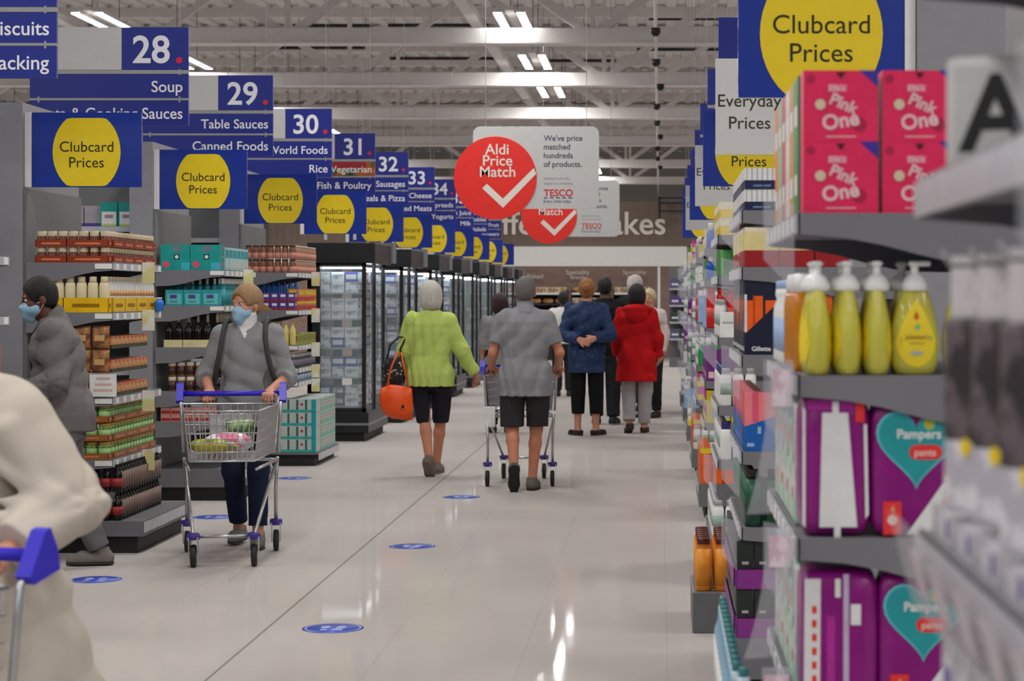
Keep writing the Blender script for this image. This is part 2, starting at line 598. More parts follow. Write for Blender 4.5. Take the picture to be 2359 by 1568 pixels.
def aisle_sign(xa, xb, Y, num, rows, label, align='r', veg=False):
    o = thing('aisle_sign', label, 'sign', (0, Y, 0))
    zs = [(3.035, 3.325), (2.84, 3.005), (2.655, 2.825)]
    nw = 0.455
    b = MB().m(m_sgw).box(xa + (0 if align == 'r' else nw), xb - (nw if align == 'r' else 0), -0.012, 0.012, zs[0][0], zs[0][1])
    b.build('blank_panel', o)
    na, nb = (xb - nw, xb) if align == 'r' else (xa, xa + nw)
    b = MB().m(m_blue).box(na, nb, -0.012, 0.012, *zs[0])
    t = MB()
    for s in (1, -1):
        M = Matrix.Rotation(0 if s == 1 else PI, 4, 'Z')
        if s == -1:
            M = Matrix.Translation((xa + xb, 0, 0)) @ M
        c = (na + nb) / 2 if s == 1 else xa + xb - (na + nb) / 2
        t.m(m_txt).text(num, c - 0.025, zs[0][0] + 0.05, 0.26, -0.0135, 'c', 0.018, M)
        t.m(m_reddot).disc(c + 0.165, zs[0][0] + 0.065, 0.021, 0.021, -0.0135, 16, M)
        for r_, (za, zb_) in zip(rows, zs[1:]):
            x = (xb - 0.04) if align == 'r' else (xa + 0.04)
            ws = 0.108
            wid = (text_geo(r_, 0.01)[3] - text_geo(r_, 0.01)[2]) * ws
            sq = min(1.0, (xb - xa - 0.08) / max(wid, 1e-3))
            if r_ == ' ':
                continue
            t.m(m_txt).text(r_, x, (za + zb_) / 2 - 0.038, ws, -0.0135, 'r' if align == 'r' else 'l', 0.01, M, sq)
    p = b.build('number_tile', o)
    for (za, zb_), r_ in zip(zs[1:], rows):
        q = MB()
        if veg and r_ == rows[0]:
            q.m(mat('veg_print', (196, 92, 30), 0.5, rgb2=(30, 70, 28), mixscale=7, mixlo=0.35, mixhi=0.6)).box(xa, xb, -0.012, 0.012, za, zb_)
            q.m(mat('veg_band', (150, 26, 34), 0.5)).box(xa + 0.5, xb - 0.1, -0.0128, 0.0128, zb_ - 0.075, zb_)
        else:
            q.m(m_blue).box(xa, xb, -0.012, 0.012, za, zb_)
        q.build('category_panel', o)
    t.build('lettering', o)
    h = MB().m(m_wire)
    for za in (3.005, 2.825):
        h.box(xa, xb, -0.014, 0.014, za + 0.002, za + 0.017 if za < 3 else 3.033)
    h.build('panel_rail', o)
    h = MB().m(m_wire)
    for x in (xa + 0.06, xb - 0.06):
        h.tube([(x, 0, 3.325), (x, 0, ROOF)], 0.0025, 5)
        for z in (3.02, 2.833):
            h.box(x - 0.006, x + 0.006, -0.015, 0.015, z - 0.02, z + 0.02)
    h.build('hanging_wire', o)
    return o
LS = [('27', ['Biscuits', 'Snacking']), ('28', ['Soup', 'Pasta & Cooking Sauces']), ('29', ['Table Sauces', 'Canned Foods']), ('30', ['World Foods', 'Rice']),
      ('31', ['Vegan & Vegetarian', 'Meat, Fish & Poultry']), ('32', ['Bacon & Sausages', 'Ready Meals & Pizza']), ('33', ['Cheese', 'Cooked Meats']),
      ('34', ['Butter & Spreads', 'Yogurts']), ('35', ['Fresh Juice', 'Milk']), ('36', ['Vegetables', 'Salads']), ('37', ['Fruit', 'Flowers'])]
for k, (n, rows) in enumerate(LS):
    aisle_sign(-4.29, -3.21, 11.1 + PITCH * k, n, rows, f'blue hanging aisle sign numbered {n} for {rows[-1].lower()}, {ORD[k]} along the left'.replace(' & ', ' and '), veg=n == '31')
for k in range(8):
    aisle_sign(0.385, 1.465, 13.7 + PITCH * k, str(8 + k), [' ', ' '], f'blue hanging aisle sign past the price boards, {ORD[k]} over the right aisles', 'l')

# the two red and white price match boards over the main aisle
def match_sign(px0, px1, py0, py1, ccx, ccy, cr, Y, label):
    a, b = at(px0, py1, Y), at(px1, py0, Y)
    c = at(ccx, ccy, Y)
    R = cr * Y / FPX
    o = thing('price_match_sign', label, 'sign', (c.x, Y, 0))
    x0, x1, z0, z1 = a.x - c.x, b.x - c.x, a.z, b.z
    rr = 0.07
    def rnd(x0, x1, z0, z1, r):
        p = []
        for cx_, cz_, a0 in ((x1 - r, z0 + r, -PI / 2), (x1 - r, z1 - r, 0), (x0 + r, z1 - r, PI / 2), (x0 + r, z0 + r, PI)):
            p += [(cx_ + r * math.cos(a0 + t * PI / 8), cz_ + r * math.sin(a0 + t * PI / 8)) for t in range(5)]
        return p
    MB().m(m_sgw).prism(rnd(x0, x1, z0, z1, rr), -0.01, 0.01, 'y').build('white_board', o)
    d = MB().m(m_red).prism([(R * math.cos(2 * PI * k / 48), c.z + R * math.sin(2 * PI * k / 48)) for k in range(48)], -0.018, -0.0102, 'y')
    d.build('red_disc', o)
    t = MB().m(mat('cream_print', (222, 214, 205), 0.5, var=0))
    u = R
    y = -0.0195
    t.text('Aldi', 0.04 * u, c.z + 0.57 * u, 0.36 * u, y, 'c', 0.012)
    t.text('Price', 0.06 * u, c.z + 0.30 * u, 0.36 * u, y, 'c', 0.012)
    t.text('Match', 0.06 * u, c.z + 0.03 * u, 0.36 * u, y, 'c', 0.012)
    t.poly([(-.31 * u, c.z - .25 * u), (-.20 * u, c.z - .14 * u), (.19 * u, c.z - .50 * u), (.19 * u, c.z - .72 * u)], y)
    t.poly([(.19 * u, c.z - .72 * u), (.19 * u, c.z - .50 * u), (.93 * u, c.z + .24 * u), (.99 * u, c.z + .10 * u)], y)
    t.build('disc_lettering', o)
    t = MB().m(mat('grey_print', (74, 74, 96), 0.5, var=0))
    xl = R * 1.17
    W = x1 - xl
    y = -0.0115
    hgt = z1 - z0
    for i, s in enumerate(("We've price", 'matched', 'hundreds', 'of products.')):
        t.text(s, xl, z1 - hgt * (0.175 + 0.105 * i), hgt * 0.095, y, 'l', 0.012)
    t.m(mat('pale_grey_print', (140, 140, 140), 0.5, var=0))
    for i, s in enumerate(('Selected lines only.', 'Subject to availability.')):
        t.text(s, xl, z1 - hgt * (0.645 + 0.06 * i), hgt * 0.042, y, 'l')
    t.m(mat('red_print', (198, 40, 50), 0.5, var=0)).text('TESCO', xl, z1 - hgt * 0.845, hgt * 0.115, y, 'l', 0.02)
    t.m(mat('navy_print', (44, 54, 116), 0.5, var=0))
    for i in range(5):
        t.quad(xl + i * hgt * 0.075, z1 - hgt * 0.872, xl + i * hgt * 0.075 + hgt * 0.045, z1 - hgt * 0.86, y)
    t.text('Every little helps', xl, z1 - hgt * 0.925, hgt * 0.05, y, 'l', 0.0)
    t.build('board_lettering', o)
    h = MB().m(m_wire)
    for x in (x0 + 0.12, x1 - 0.12):
        h.tube([(x, 0, z1 - 0.01), (x, 0, ROOF)], 0.003, 5)
    h.build('hanging_wire', o)
match_sign(1090, 1380, 291, 481, 1141, 410, 95.5, 20.0, 'white rounded board with red tick disc, the nearer of the two over the aisle')
match_sign(1232, 1427, 415, 545, 1265, 497, 64, 29.7, 'brighter white board with red tick disc, half hidden behind the nearer one')

# round blue distance stickers on the floor
m_stick = mat('floor_sticker_blue', (62, 82, 186), 0.35, var=0.05)
m_stick2 = mat('floor_sticker_pale', (150, 164, 214), 0.4, var=0.05)
def sticker(X, Y, label):
    s = MB().m(m_stick)
    R = 0.138
    s.lathe([(R, 0.0), (R, 0.0015)], 40)
    s.m(m_stick2)
    def flat(pts):
        s.add([(p[0], p[1], 0.0022) for p in pts], [tuple(range(len(pts)))])
    n = 40
    for k in range(n):
        a, b = 2 * PI * k / n, 2 * PI * (k + 1) / n
        flat([(0.86 * R * math.cos(a), 0.86 * R * math.sin(a)), (0.92 * R * math.cos(a), 0.92 * R * math.sin(a)), (0.92 * R * math.cos(b), 0.92 * R * math.sin(b)), (0.86 * R * math.cos(b), 0.86 * R * math.sin(b))])
    for sx in (-1, 1):                      # pair of shoe prints
        for oy, rx, ry in ((0.02, .022, .038), (-.05, .018, .02)):
            flat([(sx * 0.035 + rx * math.cos(2 * PI * k / 14), oy + ry * math.sin(2 * PI * k / 14)) for k in range(14)])
    tag(s.build('floor_sticker', loc=(X, Y, 0.0)), label, 'floor sticker', 'round blue floor stickers')
for X, Y, lab in ((-1.473, 9.39, 'round blue floor sticker in the open floor, the largest and nearest'),
                  (-1.48, 12.46, 'round blue floor sticker right of the woman with the trolley'),
                  (-1.475, 15.5, 'round blue floor sticker just before the grey-shirt man and his trolley'),
                  (-2.98, 11.0, 'round blue floor sticker beside the beige coat'),
                  (-3.02, 14.1, 'round blue floor sticker between the two front left displays'),
                  (-3.0, 17.1, 'round blue floor sticker before the turquoise carton stack')):
    sticker(X, Y, lab)
# ================================================================== end displays along the aisle
m_shelf = mat('shelf_grey', (118, 117, 122), 0.42, var=0.04, vscale=5)
m_shelfb = mat('shelf_grey_back', (112, 112, 113), 0.55, var=0.05, vscale=5)
m_upr = mat('upright_grey', (136, 136, 141), 0.45, var=0.04)
m_plinth = mat('plinth_grey', (104, 104, 108), 0.45, var=0.05)
m_strip = mat('price_strip', (176, 176, 184), 0.25, var=0.05)
m_ticket = mat('price_ticket', (226, 226, 224), 0.5, var=0.03)
m_card = mat('yellow_card', (222, 214, 150), 0.5, rgb2=(232, 230, 220), mixscale=9)
m_clear = mat('clear_plastic', (214, 216, 224), 0.15, var=0, alpha=0.18, spec=0.8)
m_kick = mat('kick_black', (24, 23, 23), 0.6)

class Cap:
    def __init__(s, side, xf, depth, y0, nick, label, shelves, xbase, zb, top=2.62, w=1.17, cards=True, strips=False, up_w=0.17, tickets=True):
        s.side, s.xf, s.D, s.y0, s.y1, s.nick, s.shelves = side, xf, depth, y0, y0 + w, nick, shelves
        s.zb, s.xbase = zb, xbase
        X = s.X
        o = s.o = thing('end_display', label, 'shelving display', (X(depth / 2), (y0 + s.y1) / 2, 0))
        ox, oy = o.location.x, o.location.y
        M = Matrix.Translation((-ox, -oy, 0))
        def bx(mb, u0, u1, ya, yb, za, zb_):
            a, b = sorted((X(u0), X(u1)))
            return mb.box(a, b, ya, yb, za, zb_, M)
        b = MB().m(m_upr)
        bx(b, depth + 0.02, depth + 0.02 + up_w, y0, s.y1, 0.0, top)
        b.build('upright', o)
        b = MB().m(m_shelfb)
        bx(b, depth, depth + 0.02, y0 + 0.01, s.y1 - 0.01, 0.05, top - 0.5)
        b.build('back_panel', o)
        b = MB().m(m_plinth)
        ub = (xbase - xf) * side
        bx(b, ub, depth, y0, s.y1, 0.10, zb)
        b.m(m_kick)
        bx(b, ub + 0.04, depth, y0 + 0.03, s.y1 - 0.03, 0.0, 0.10)
        b.m(m_strip)
        bx(b, ub - 0.006, ub - 0.001, y0 + 0.01, s.y1 - 0.01, zb - 0.07, zb - 0.01)
        b.build('base_plinth', o)
        for i, z in enumerate(shelves):
            sh = MB().m(m_shelf)
            bx(sh, 0.0, depth, y0 + 0.003, s.y1 - 0.003, z - 0.028, z)
            prof = [(0, 0), (depth, 0), (depth, -.118), (.40, -.114), (.34, -.108), (.26, -.090), (.18, -.069), (.10, -.054), (0, -.046)]
            for ya, yb in ((y0, y0 + 0.003), (s.y1 - 0.003, s.y1)):
                sh.prism([(X(u), z + w_) for u, w_ in prof], ya, yb, 'y', M)
            bx(sh, 0.0, 0.003, y0, s.y1, z - 0.046, z + 0.004)
            so = sh.build('shelf', o)
            st = MB().m(m_strip)
            bx(st, -0.007, -0.001, y0 + 0.005, s.y1 - 0.005, z - 0.044, z - 0.002)
            st.m(m_ticket)
            y = y0 + 0.06
            while y < s.y1 - 0.08 and tickets:
                bx(st, -0.009, -0.0072, y, y + 0.06, z - 0.040, z - 0.006)
                y += 0.17
            st.m(m_ticket)
            if side < 0:                # tickets that wrap on to the side of the shelf
                bx(st, 0.0, 0.10, y0 - 0.004, y0 - 0.001, z - 0.036, z - 0.006)
            st.build('price_strip', so)
            if cards:
                c = MB().m(m_card)
                yc = y0 + 0.66
                bx(c, -0.085, -0.010, yc, yc + 0.004, z - 0.115, z + 0.012)
                c.build('shelf_card', so)
            if strips:
                c = MB().m(m_clear)
                yc = y0 + 0.02
                a, b_ = X(-0.075), X(-0.008)
                c.prism([(a, z - 0.10), (b_, z - 0.17), (b_, z + 0.02), (a, z + 0.035)], yc, yc + 0.003, 'y', M)
                c.build('clear_ticket_holder', so)
    def X(s, u):
        return s.xf + s.side * u

_first = {}
def put(kind, loc, rz, label, group):
    """The first of a kind is the object that was made; every further one is a copy of it and of its parts."""
    if kind['key'] not in _first:
        o = kind['make']()
        _first[kind['key']] = o
        o.location = loc
        o.rotation_euler = (0, 0, rz)
        tag(o, label, kind['cat'], group)
        return o
    return clone(_first[kind['key']], loc, rz, label, group)

TIER = {1: [''], 2: [', lower tier', ', upper tier'], 3: [', lowest tier', ', middle tier', ', top tier'], 4: [', lowest tier', ', second tier', ', third tier', ', top tier']}
def fill(cap, kind, z, shelf, near=99, aisle=99, gap=0.004, tiers=1, th=None, tray=None, u0=0.022, akind=None, ystart=None, jit=0.004, uend=None, y_in=0.012, yend=None):
    """Stands a shelf full: a row along the side that faces down the aisle and a row along the aisle face."""
    grp = f"{kind['noun']} rows, {shelf}, {cap.nick}"
    lift = 0.0
    for t in range(tiers):
        tl = TIER[tiers][t]
        zz = z + 0.0005 + t * (th or kind['h'])
        if tray:
            zz += 0.004
        pitch = kind['w'] + gap
        n = min(near, int((((uend or cap.D) - 0.02) - u0) / pitch))
        yn = cap.y0 + y_in + kind['d'] / 2
        for i in range(n):
            lab = f"{kind['noun']}, {ORD[i]} from corner, side row{tl}, {shelf}, {cap.nick}"
            put(kind, (cap.X(u0 + (i + .5) * pitch), yn + random.uniform(-jit, jit) * .5, zz), random.uniform(-jit, jit) * 4, lab, grp)
        if tray and n:
            k = 0
            while k < n:
                m_ = min(4, n - k)
                a, b = sorted((cap.X(u0 + k * pitch), cap.X(u0 + (k + m_) * pitch)))
                tray_box(a, b, cap.y0 + y_in - 0.008, cap.y0 + y_in + kind['d'] + 0.004, zz - 0.004, tray, f"{tray[2]}, {ORD[k // 4]} from corner, side row{tl}, {shelf}, {cap.nick}")
                k += 4
        ak = akind or kind
        pitch = ak['w'] + gap
        ys = cap.y0 + (ystart if ystart is not None else y_in + kind['d'] + 0.01)
        n = min(aisle, int(((yend or cap.y1) - 0.015 - ys) / pitch))
        for i in range(n):
            lab = f"{ak['noun']}, {ORD[min(i, 23)]} from corner, aisle row{tl}, {shelf}, {cap.nick}"
            put(ak, (cap.X(u0 + ak['d'] / 2), ys + (i + .5) * pitch, zz), -cap.side * PI / 2 + random.uniform(-jit, jit) * 4, lab, f"{ak['noun']} rows, {shelf}, {cap.nick}")
        if tray and n:
            k = 0
            while k < n:
                m_ = min(4, n - k)
                a, b = sorted((cap.X(u0 - 0.008), cap.X(u0 + ak['d'] + 0.004)))
                tray_box(a, b, ys + k * pitch + 0.001, ys + (k + m_) * pitch - 0.001, zz - 0.004, tray, f"{tray[2]}, {ORD[k // 4]} from corner, aisle row{tl}, {shelf}, {cap.nick}")
                k += 4

def tray_box(x0, x1, y0, y1, z, tray, label):
    mt, h, noun = tray[:3]
    t = 0.0025
    mb = MB().m(mt)
    cx, cy = (x0 + x1) / 2, (y0 + y1) / 2
    a, b, c, d = x0 - cx, x1 - cx, y0 - cy, y1 - cy
    mb.box(a, b, c, d, 0, t)
    mb.box(a, b, c, c + t, t, h).box(a, b, d - t, d, t, h).box(a, a + t, c, d, t, h).box(b - t, b, c, d, t, h)
    if len(tray) > 3:
        mb.m(tray[3])
        mb.quad(a + .2 * (b - a), h * .35, a + .8 * (b - a), h * .6, c - 0.0006)
        for xx in (a - 0.0006, b + 0.0006):
            mb.add([(xx, c + .2 * (d - c), h * .35), (xx, c + .8 * (d - c), h * .35), (xx, c + .8 * (d - c), h * .6), (xx, c + .2 * (d - c), h * .6)], [(0, 1, 2, 3)])
    tag(mb.build('display_tray', loc=(cx, cy, z)), label, 'tray', f'{noun} rows')

# ------------------------------------------------------------------ kinds of goods
def art_on(mb, art, w, d, h, sides='f', lift=0.0006):
    """Printed shapes on the faces of a pack: front, back, left, right."""
    for face in sides:
        ang = {'f': 0, 'b': PI, 'l': -PI / 2, 'r': PI / 2}[face]
        fw, fd = (w, d) if face in 'fb' else (d, w)
        M = Matrix.Rotation(ang, 4, 'Z')
        for i, a in enumerate(art):
            y = -fd / 2 - lift * (1 + i * 0.35)
            mb.m(a[1])
            if a[0] == 'r':
                mb.quad(a[2] * fw / 2, a[3] * h, a[4] * fw / 2, a[5] * h, y, M)
            elif a[0] == 'c':
                r = a[4] * min(fw, h)
                mb.disc(a[2] * fw / 2, a[3] * h, r, r * (a[5] if len(a) > 5 else 1), y, 24, M)
            elif a[0] == 't':
                mb.text(a[2], a[3] * fw / 2, a[4] * h, a[5] * h, y, 'c', a[6] if len(a) > 6 else 0.015, M, 1.0, a[7] if len(a) > 7 else 0.0)
            elif a[0] == 'p':
                mb.poly([(p[0] * fw / 2, p[1] * h) for p in a[2]], y, M)

def K(key, noun, cat, w, d, h, make):
    return dict(key=key, noun=noun, cat=cat, w=w, d=d, h=h, make=make)
def carton(name, noun, cat, w, d, h, base, art=(), sides='fblr', bev=0.0):
    def make():
        mb = MB().m(base).box(-w / 2, w / 2, -d / 2, d / 2, 0, h, None, bev)
        art_on(mb, art, w, d, h, sides)
        return mb.build(name)
    return K(name + noun, noun, cat, w, d, h, make)
def jar(name, noun, cat, r, h, body, lid, label=None, lidh=0.22, band=(0.12, 0.62), n=14):
    def make():
        hb = h * (1 - lidh)
        mb = MB().m(body).lathe([(r * .86, 0), (r * .98, h * .04), (r, h * .1), (r, hb * .82), (r * .86, hb * .96), (r * .80, hb)], n)
        if label:
            mb.m(label).lathe([(r * 1.012, h * band[0]), (r * 1.012, h * band[1])], n)
        o = mb.build(name)
        MB().m(lid).lathe([(r * .90, hb - .001), (r * .93, hb + .003), (r * .93, h - .004), (r * .87, h)], n).build('lid', o)
        return o
    return K(name + noun, noun, cat, 2 * r, 2 * r, h, make)
def bottle(name, noun, cat, w, d, h, body, cap, label=None, neck=0.30, caph=0.10, band=(0.15, 0.55), n=16, shoulder=0.68, capw=0.4):
    def make():
        r = w / 2
        hc = h * (1 - caph)
        mb = MB().m(body).lathe([(r * .88, 0), (r, h * .03), (r, h * (shoulder - .1)), (r * .93, h * shoulder), (r * .6, h * (shoulder + .09)), (r * neck * 1.1, h * (shoulder + .15) if h * (shoulder + .15) < hc else hc * .99), (r * neck, hc)], n, None, 1, d / w)
        if label:
            mb.m(label).lathe([(r * 1.015, h * band[0]), (r * 1.015, h * band[1])], n, None, 1, d / w)
        o = mb.build(name)
        MB().m(cap).lathe([(r * capw, hc - .002), (r * capw, h - .003), (r * capw * .9, h)], 12, None, 1, d / w if capw > .55 else 1).build('cap', o)
        return o
    return K(name + noun, noun, cat, w, d, h, make)
def pouch(name, noun, cat, w, d, h, base, art=(), sides='fb'):
    """A soft pack: pillow body, crimped seams at top and bottom."""
    def make():
        mb = MB()
        nx, nz = 6, 8
        mb.m(base, True)
        vs, fs = [], []
        for s_ in (-1, 1):
            for j in range(nz + 1):
                for i in range(nx + 1):
                    a, b = i / nx * 2 - 1, j / nz * 2 - 1
                    t = max(0.0, (1 - a ** 4)) * max(0.0, (1 - b ** 4))
                    vs.append((a * w / 2 * (1 - .04 * (1 - b * b)), s_ * (0.002 + (d / 2 - .002) * t ** .5), h * (j / nz)))
        N = (nx + 1) * (nz + 1)
        for s_ in (0, 1):
            for j in range(nz):
                for i in range(nx):
                    q = [s_ * N + j * (nx + 1) + i, s_ * N + j * (nx + 1) + i + 1, s_ * N + (j + 1) * (nx + 1) + i + 1, s_ * N + (j + 1) * (nx + 1) + i]
                    fs.append(q if s_ == 0 else q[::-1])
        ring = [j * (nx + 1) for j in range(nz + 1)] + [nz * (nx + 1) + i for i in range(1, nx + 1)] + [j * (nx + 1) + nx for j in range(nz - 1, -1, -1)] + [i for i in range(nx - 1, 0, -1)]
        for k in range(len(ring)):
            a, b = ring[k], ring[(k + 1) % len(ring)]
            fs.append([a, b, b + N, a + N])
        mb.add(vs, fs)
        mb.smooth = False
        art_on(mb, art, w * .8, d, h, sides, 0.0015)
        return mb.build(name)
    return K(name + noun, noun, cat, w, d, h, make)

C = lambda n, *rgb, **k: mat('goods_' + n, rgb, k.pop('rough', 0.4), **k)
m_lidc = C('cream_lid', 206, 190, 158)
m_amber = C('red_sauce', 96, 38, 22, rough=0.2, rgb2=(132, 56, 34), mixscale=18)
m_traybr = C('tray_rust', 140, 54, 28)
m_trayline = C('tray_print', 206, 124, 84)
m_cream = C('cream_carton', 226, 212, 172)
m_ytray = C('yellow_tray', 226, 180, 12)
m_ydark = C('yellow_print', 150, 104, 12)
m_teal = C('teal_print', 26, 148, 142)
m_tealb = C('teal_pack', 52, 150, 158)
m_tealw = C('teal_white', 166, 208, 210)
m_pink = C('pink_spot', 226, 74, 110)
m_white = C('white_pack', 226, 226, 224)
m_navy = C('navy_pack', 24, 30, 72)
m_blackg = C('black_glass', 20, 16, 14, rough=0.15)
m_brownp = C('brown_pack', 116, 74, 48, rgb2=(168, 116, 72), mixscale=22)
m_redp = C('red_pack', 186, 66, 54, rgb2=(210, 140, 90), mixscale=30)
m_brownj = C('brown_jar', 84, 46, 26, rough=0.2, rgb2=(140, 84, 56), mixscale=24)
m_greenj = C('green_jar', 92, 118, 52, rough=0.25, rgb2=(150, 172, 92), mixscale=25)
m_orange = C('orange_pack', 232, 92, 16)
m_blueb = C('blue_bottle', 44, 112, 202, rough=0.25)
m_purple = C('purple_pack', 86, 62, 142)
m_yellb = C('pale_yellow_bottle', 222, 206, 128, rough=0.25)
m_greenp = C('green_pack', 34, 98, 44, rgb2=(70, 140, 70), mixscale=20)
m_redb = C('red_bottle', 206, 26, 24, rough=0.25)
m_silver = C('silver_print', 168, 168, 170, rough=0.3)
m_gold = C('gold_print', 196, 158, 70)
m_lblue = C('light_blue_pack', 150, 178, 220)
m_coral = C('coral_pack', 232, 122, 130)
m_royal = C('royal_blue_pack', 18, 92, 172)
m_redlab = C('red_label', 160, 40, 44)
m_tan = C('tan_print', 206, 160, 110)
# ------------------------------------------------------------------ the displays at the left of the aisle
LX = -3.18
L0 = Cap(-1, LX, 0.5, LY0 - PITCH, 'edge display', 'grey shelving display cut off by the photo edge, before the sauce-jar display', [1.69, 1.40, 0.91, 0.54], -3.05, 0.19)
L1 = Cap(-1, LX, 0.5, LY0, 'sauce-jar display', 'grey shelving display of jars and cartons behind the man in the grey jacket', [1.69, 1.40, 0.907, 0.545], -3.00, 0.19)
L2 = Cap(-1, LX, 0.5, LY0 + PITCH, 'teal-carton display', 'grey shelving display of teal cartons and dark bottles behind the trolley woman', [1.684, 1.425, 1.12, 0.80, 0.58], -3.05, 0.23)
L3 = Cap(-1, LX, 0.5, LY0 + 2 * PITCH, 'blue-bottle display', 'grey shelving display of blue bottles beside the first glass cooler', [1.70, 1.37, 1.06, 0.86, 0.74], -3.00, 0.12)

# shelving runs that continue away from the aisle behind each display
def run(cap, label, zt):
    s = cap.side
    a, b = cap.X(cap.D + 0.195), cap.X(cap.D + 4.2)
    x0, x1 = min(a, b), max(a, b)
    cx, cy = (x0 + x1) / 2, (cap.y0 + cap.y1) / 2
    o = thing('shelving_run', label, 'shelving', (cx, cy, 0))
    w = (x1 - x0) / 2
    MB().m(m_shelfb).box(-w, w, -0.03, 0.03, 0.0, 2.55).build('back_panel', o)
    MB().m(m_plinth).box(-w, w, -0.52, 0.52, 0.0, 0.16).build('base_plinth', o)
    for z in zt:
        for sy in (-1, 1):
            q = MB().m(m_shelf).box(-w, w, min(sy * .03, sy * .5), max(sy * .03, sy * .5), z - 0.03, z)
            so = q.build('shelf', o)
            MB().m(m_strip).box(-w, w, min(sy * .502, sy * .508), max(sy * .502, sy * .508), z - 0.035, z + 0.005).build('price_strip', so)
    return o
for c, n in ((L0, 'edge'), (L1, 'sauce-jar'), (L2, 'teal-carton'), (L3, 'blue-bottle')):
    run(c, f'grey shelving run leading off the aisle behind the {n} display', [0.55, 0.95, 1.35, 1.72, 2.0])

sauce = jar('sauce_jar', 'cream-lidded sauce jar', 'jar', 0.0285, 0.086, m_amber, m_lidc, None, 0.34)
t_rust = (m_traybr, 0.040, 'rust-red jar tray', m_trayline)
mayo = bottle('mayonnaise_bottle', 'cream squeezy bottle', 'bottle', 0.062, 0.05, 0.205, m_cream, m_cream, None, 0.75, 0.16, shoulder=.80, capw=.72)
mayo2 = bottle('mayonnaise_bottle', 'white squeezy bottle', 'bottle', 0.066, 0.05, 0.205, m_white, m_lidc, m_tan, 0.7, 0.12, shoulder=.78, capw=.7, band=(.45, .62))
t_yel = (m_ytray, 0.085, 'yellow bottle tray', m_ydark)
fill(L1, sauce, 1.69, 'top shelf', tiers=2, th=0.092, tray=t_rust, near=7)
fill(L1, mayo, 1.40, 'second shelf', tray=t_yel, akind=mayo2, near=6)
wblue = bottle('drink_bottle', 'small blue bottle', 'bottle', 0.04, 0.04, 0.085, m_blueb, m_white)
for i in range(3):
    put(wblue, (L1.X(-0.02), L1.y1 - 0.10 + 0.043 * (i - 1) - .02, 1.401), 0, f'small blue bottle, {ORD[i]} of three at the far end of the yellow-tray shelf', 'small blue bottles by the yellow trays')
packb = pouch('biscuit_pouch', 'brown food pouch', 'pouch', 0.105, 0.05, 0.135, m_brownp, [('r', m_tan, -.7, .35, .7, .6)])
packr = carton('snack_carton', 'striped red carton', 'carton', 0.09, 0.10, 0.072, m_redp, [('r', C('dark_green_print', 50, 62, 40), -1, .0, 1, .32), ('r', m_tan, -.8, .5, .8, .8)], 'flr')
fill(L1, packb, 0.907, 'third shelf', akind=packr, tiers=3, th=0.14, aisle=9, near=4)
mb = MB().m(m_white).box(-0.078, 0.078, -0.002, 0.002, 0, 0.13)
mb.m(C('peach_print', 214, 176, 160))
for k in range(3):
    mb.quad(-.055 + .008 * k, .03 + .034 * k, .055 - .006 * k, .044 + .034 * k, -0.0026)
tag(mb.build('shelf_poster', loc=(L1.X(0.05), L1.y0 - 0.012, 0.912)), 'white card poster with pale orange writing before the brown food pouches', 'poster')
veg = jar('pickle_jar', 'green pickle jar', 'jar', 0.034, 0.098, m_greenj, m_gold, C('pale_green_label', 150, 190, 120), 0.16)
t_or = (C('tray_orange', 152, 92, 48), 0.036, 'orange-brown jar tray', m_trayline)
fill(L1, veg, 0.545, 'fourth shelf', tiers=3, th=0.108, tray=t_or, near=6)
dark = bottle('sauce_bottle', 'black bottle with red label', 'bottle', 0.058, 0.058, 0.16, m_blackg, m_blackg, m_redlab, .5, .1, band=(.2, .5))
dark2 = bottle('sauce_bottle', 'dark bottle with tan label', 'bottle', 0.058, 0.058, 0.16, m_blackg, m_blackg, C('tan_label', 128, 104, 96), .5, .1, band=(.12, .72))
fill(L1, dark, 0.19, 'bottom deck', akind=dark2, tiers=2, th=0.165, u0=-0.05, near=8, aisle=15)

# L0: only its far end shows at the photo edge
tin = jar('food_tin', 'cream food tin', 'tin', 0.036, 0.105, C('cream_tin', 206, 190, 170), m_silver, m_cream, .05)
fill(L0, tin, 1.69, 'top shelf', near=0, tiers=2, th=.108)
ybox = carton('cereal_carton', 'tall yellow carton', 'carton', 0.13, 0.07, 0.255, C('yellow_carton', 232, 212, 54), [('r', m_white, -1, 0, 1, .25)])
fill(L0, ybox, 1.40, 'second shelf', near=0)
obox = carton('snack_carton', 'orange snack carton', 'carton', 0.11, 0.07, 0.17, m_orange, [('r', m_white, -.6, .5, .6, .8)])
fill(L0, obox, 0.91, 'third shelf', near=0, tiers=2, th=.175)
fill(L0, tin, 0.54, 'fourth shelf', near=0, tiers=2, th=.108)
fill(L0, obox, 0.19, 'bottom deck', near=0, tiers=1)

# L2
m_grapr = C('grey_print', 110, 120, 130)
tcart = carton('nappy_carton', 'large teal carton', 'carton', 0.214, 0.16, 0.185, m_teal, [('c', m_pink, -.62, .22, .13), ('c', m_grapr, .1, .84, .2, .6), ('r', C('dark_print', 30, 40, 48), -.08, .42, .28, .62), ('c', m_white, .1, .52, .07), ('r', C('teal_lt', 60, 170, 190), .4, .0, 1, .3)], 'flr')
tside = carton('snack_carton', 'pale blue carton', 'carton', 0.14, 0.15, 0.17, m_tealw, [('r', m_tealb, -.9, .55, .9, .9), ('r', C('pale_print', 190, 200, 196), -.9, .1, .9, .4)], 'flr')
fill(L2, tcart, 1.684, 'top shelf', akind=tside, near=2, u0=.03, uend=.53)
tbot = bottle('drink_bottle', 'teal bottle with white neck', 'bottle', 0.05, 0.05, 0.20, C('teal_glass', 18, 120, 132), m_white, m_tealb, .45, .22, band=(.1, .6))
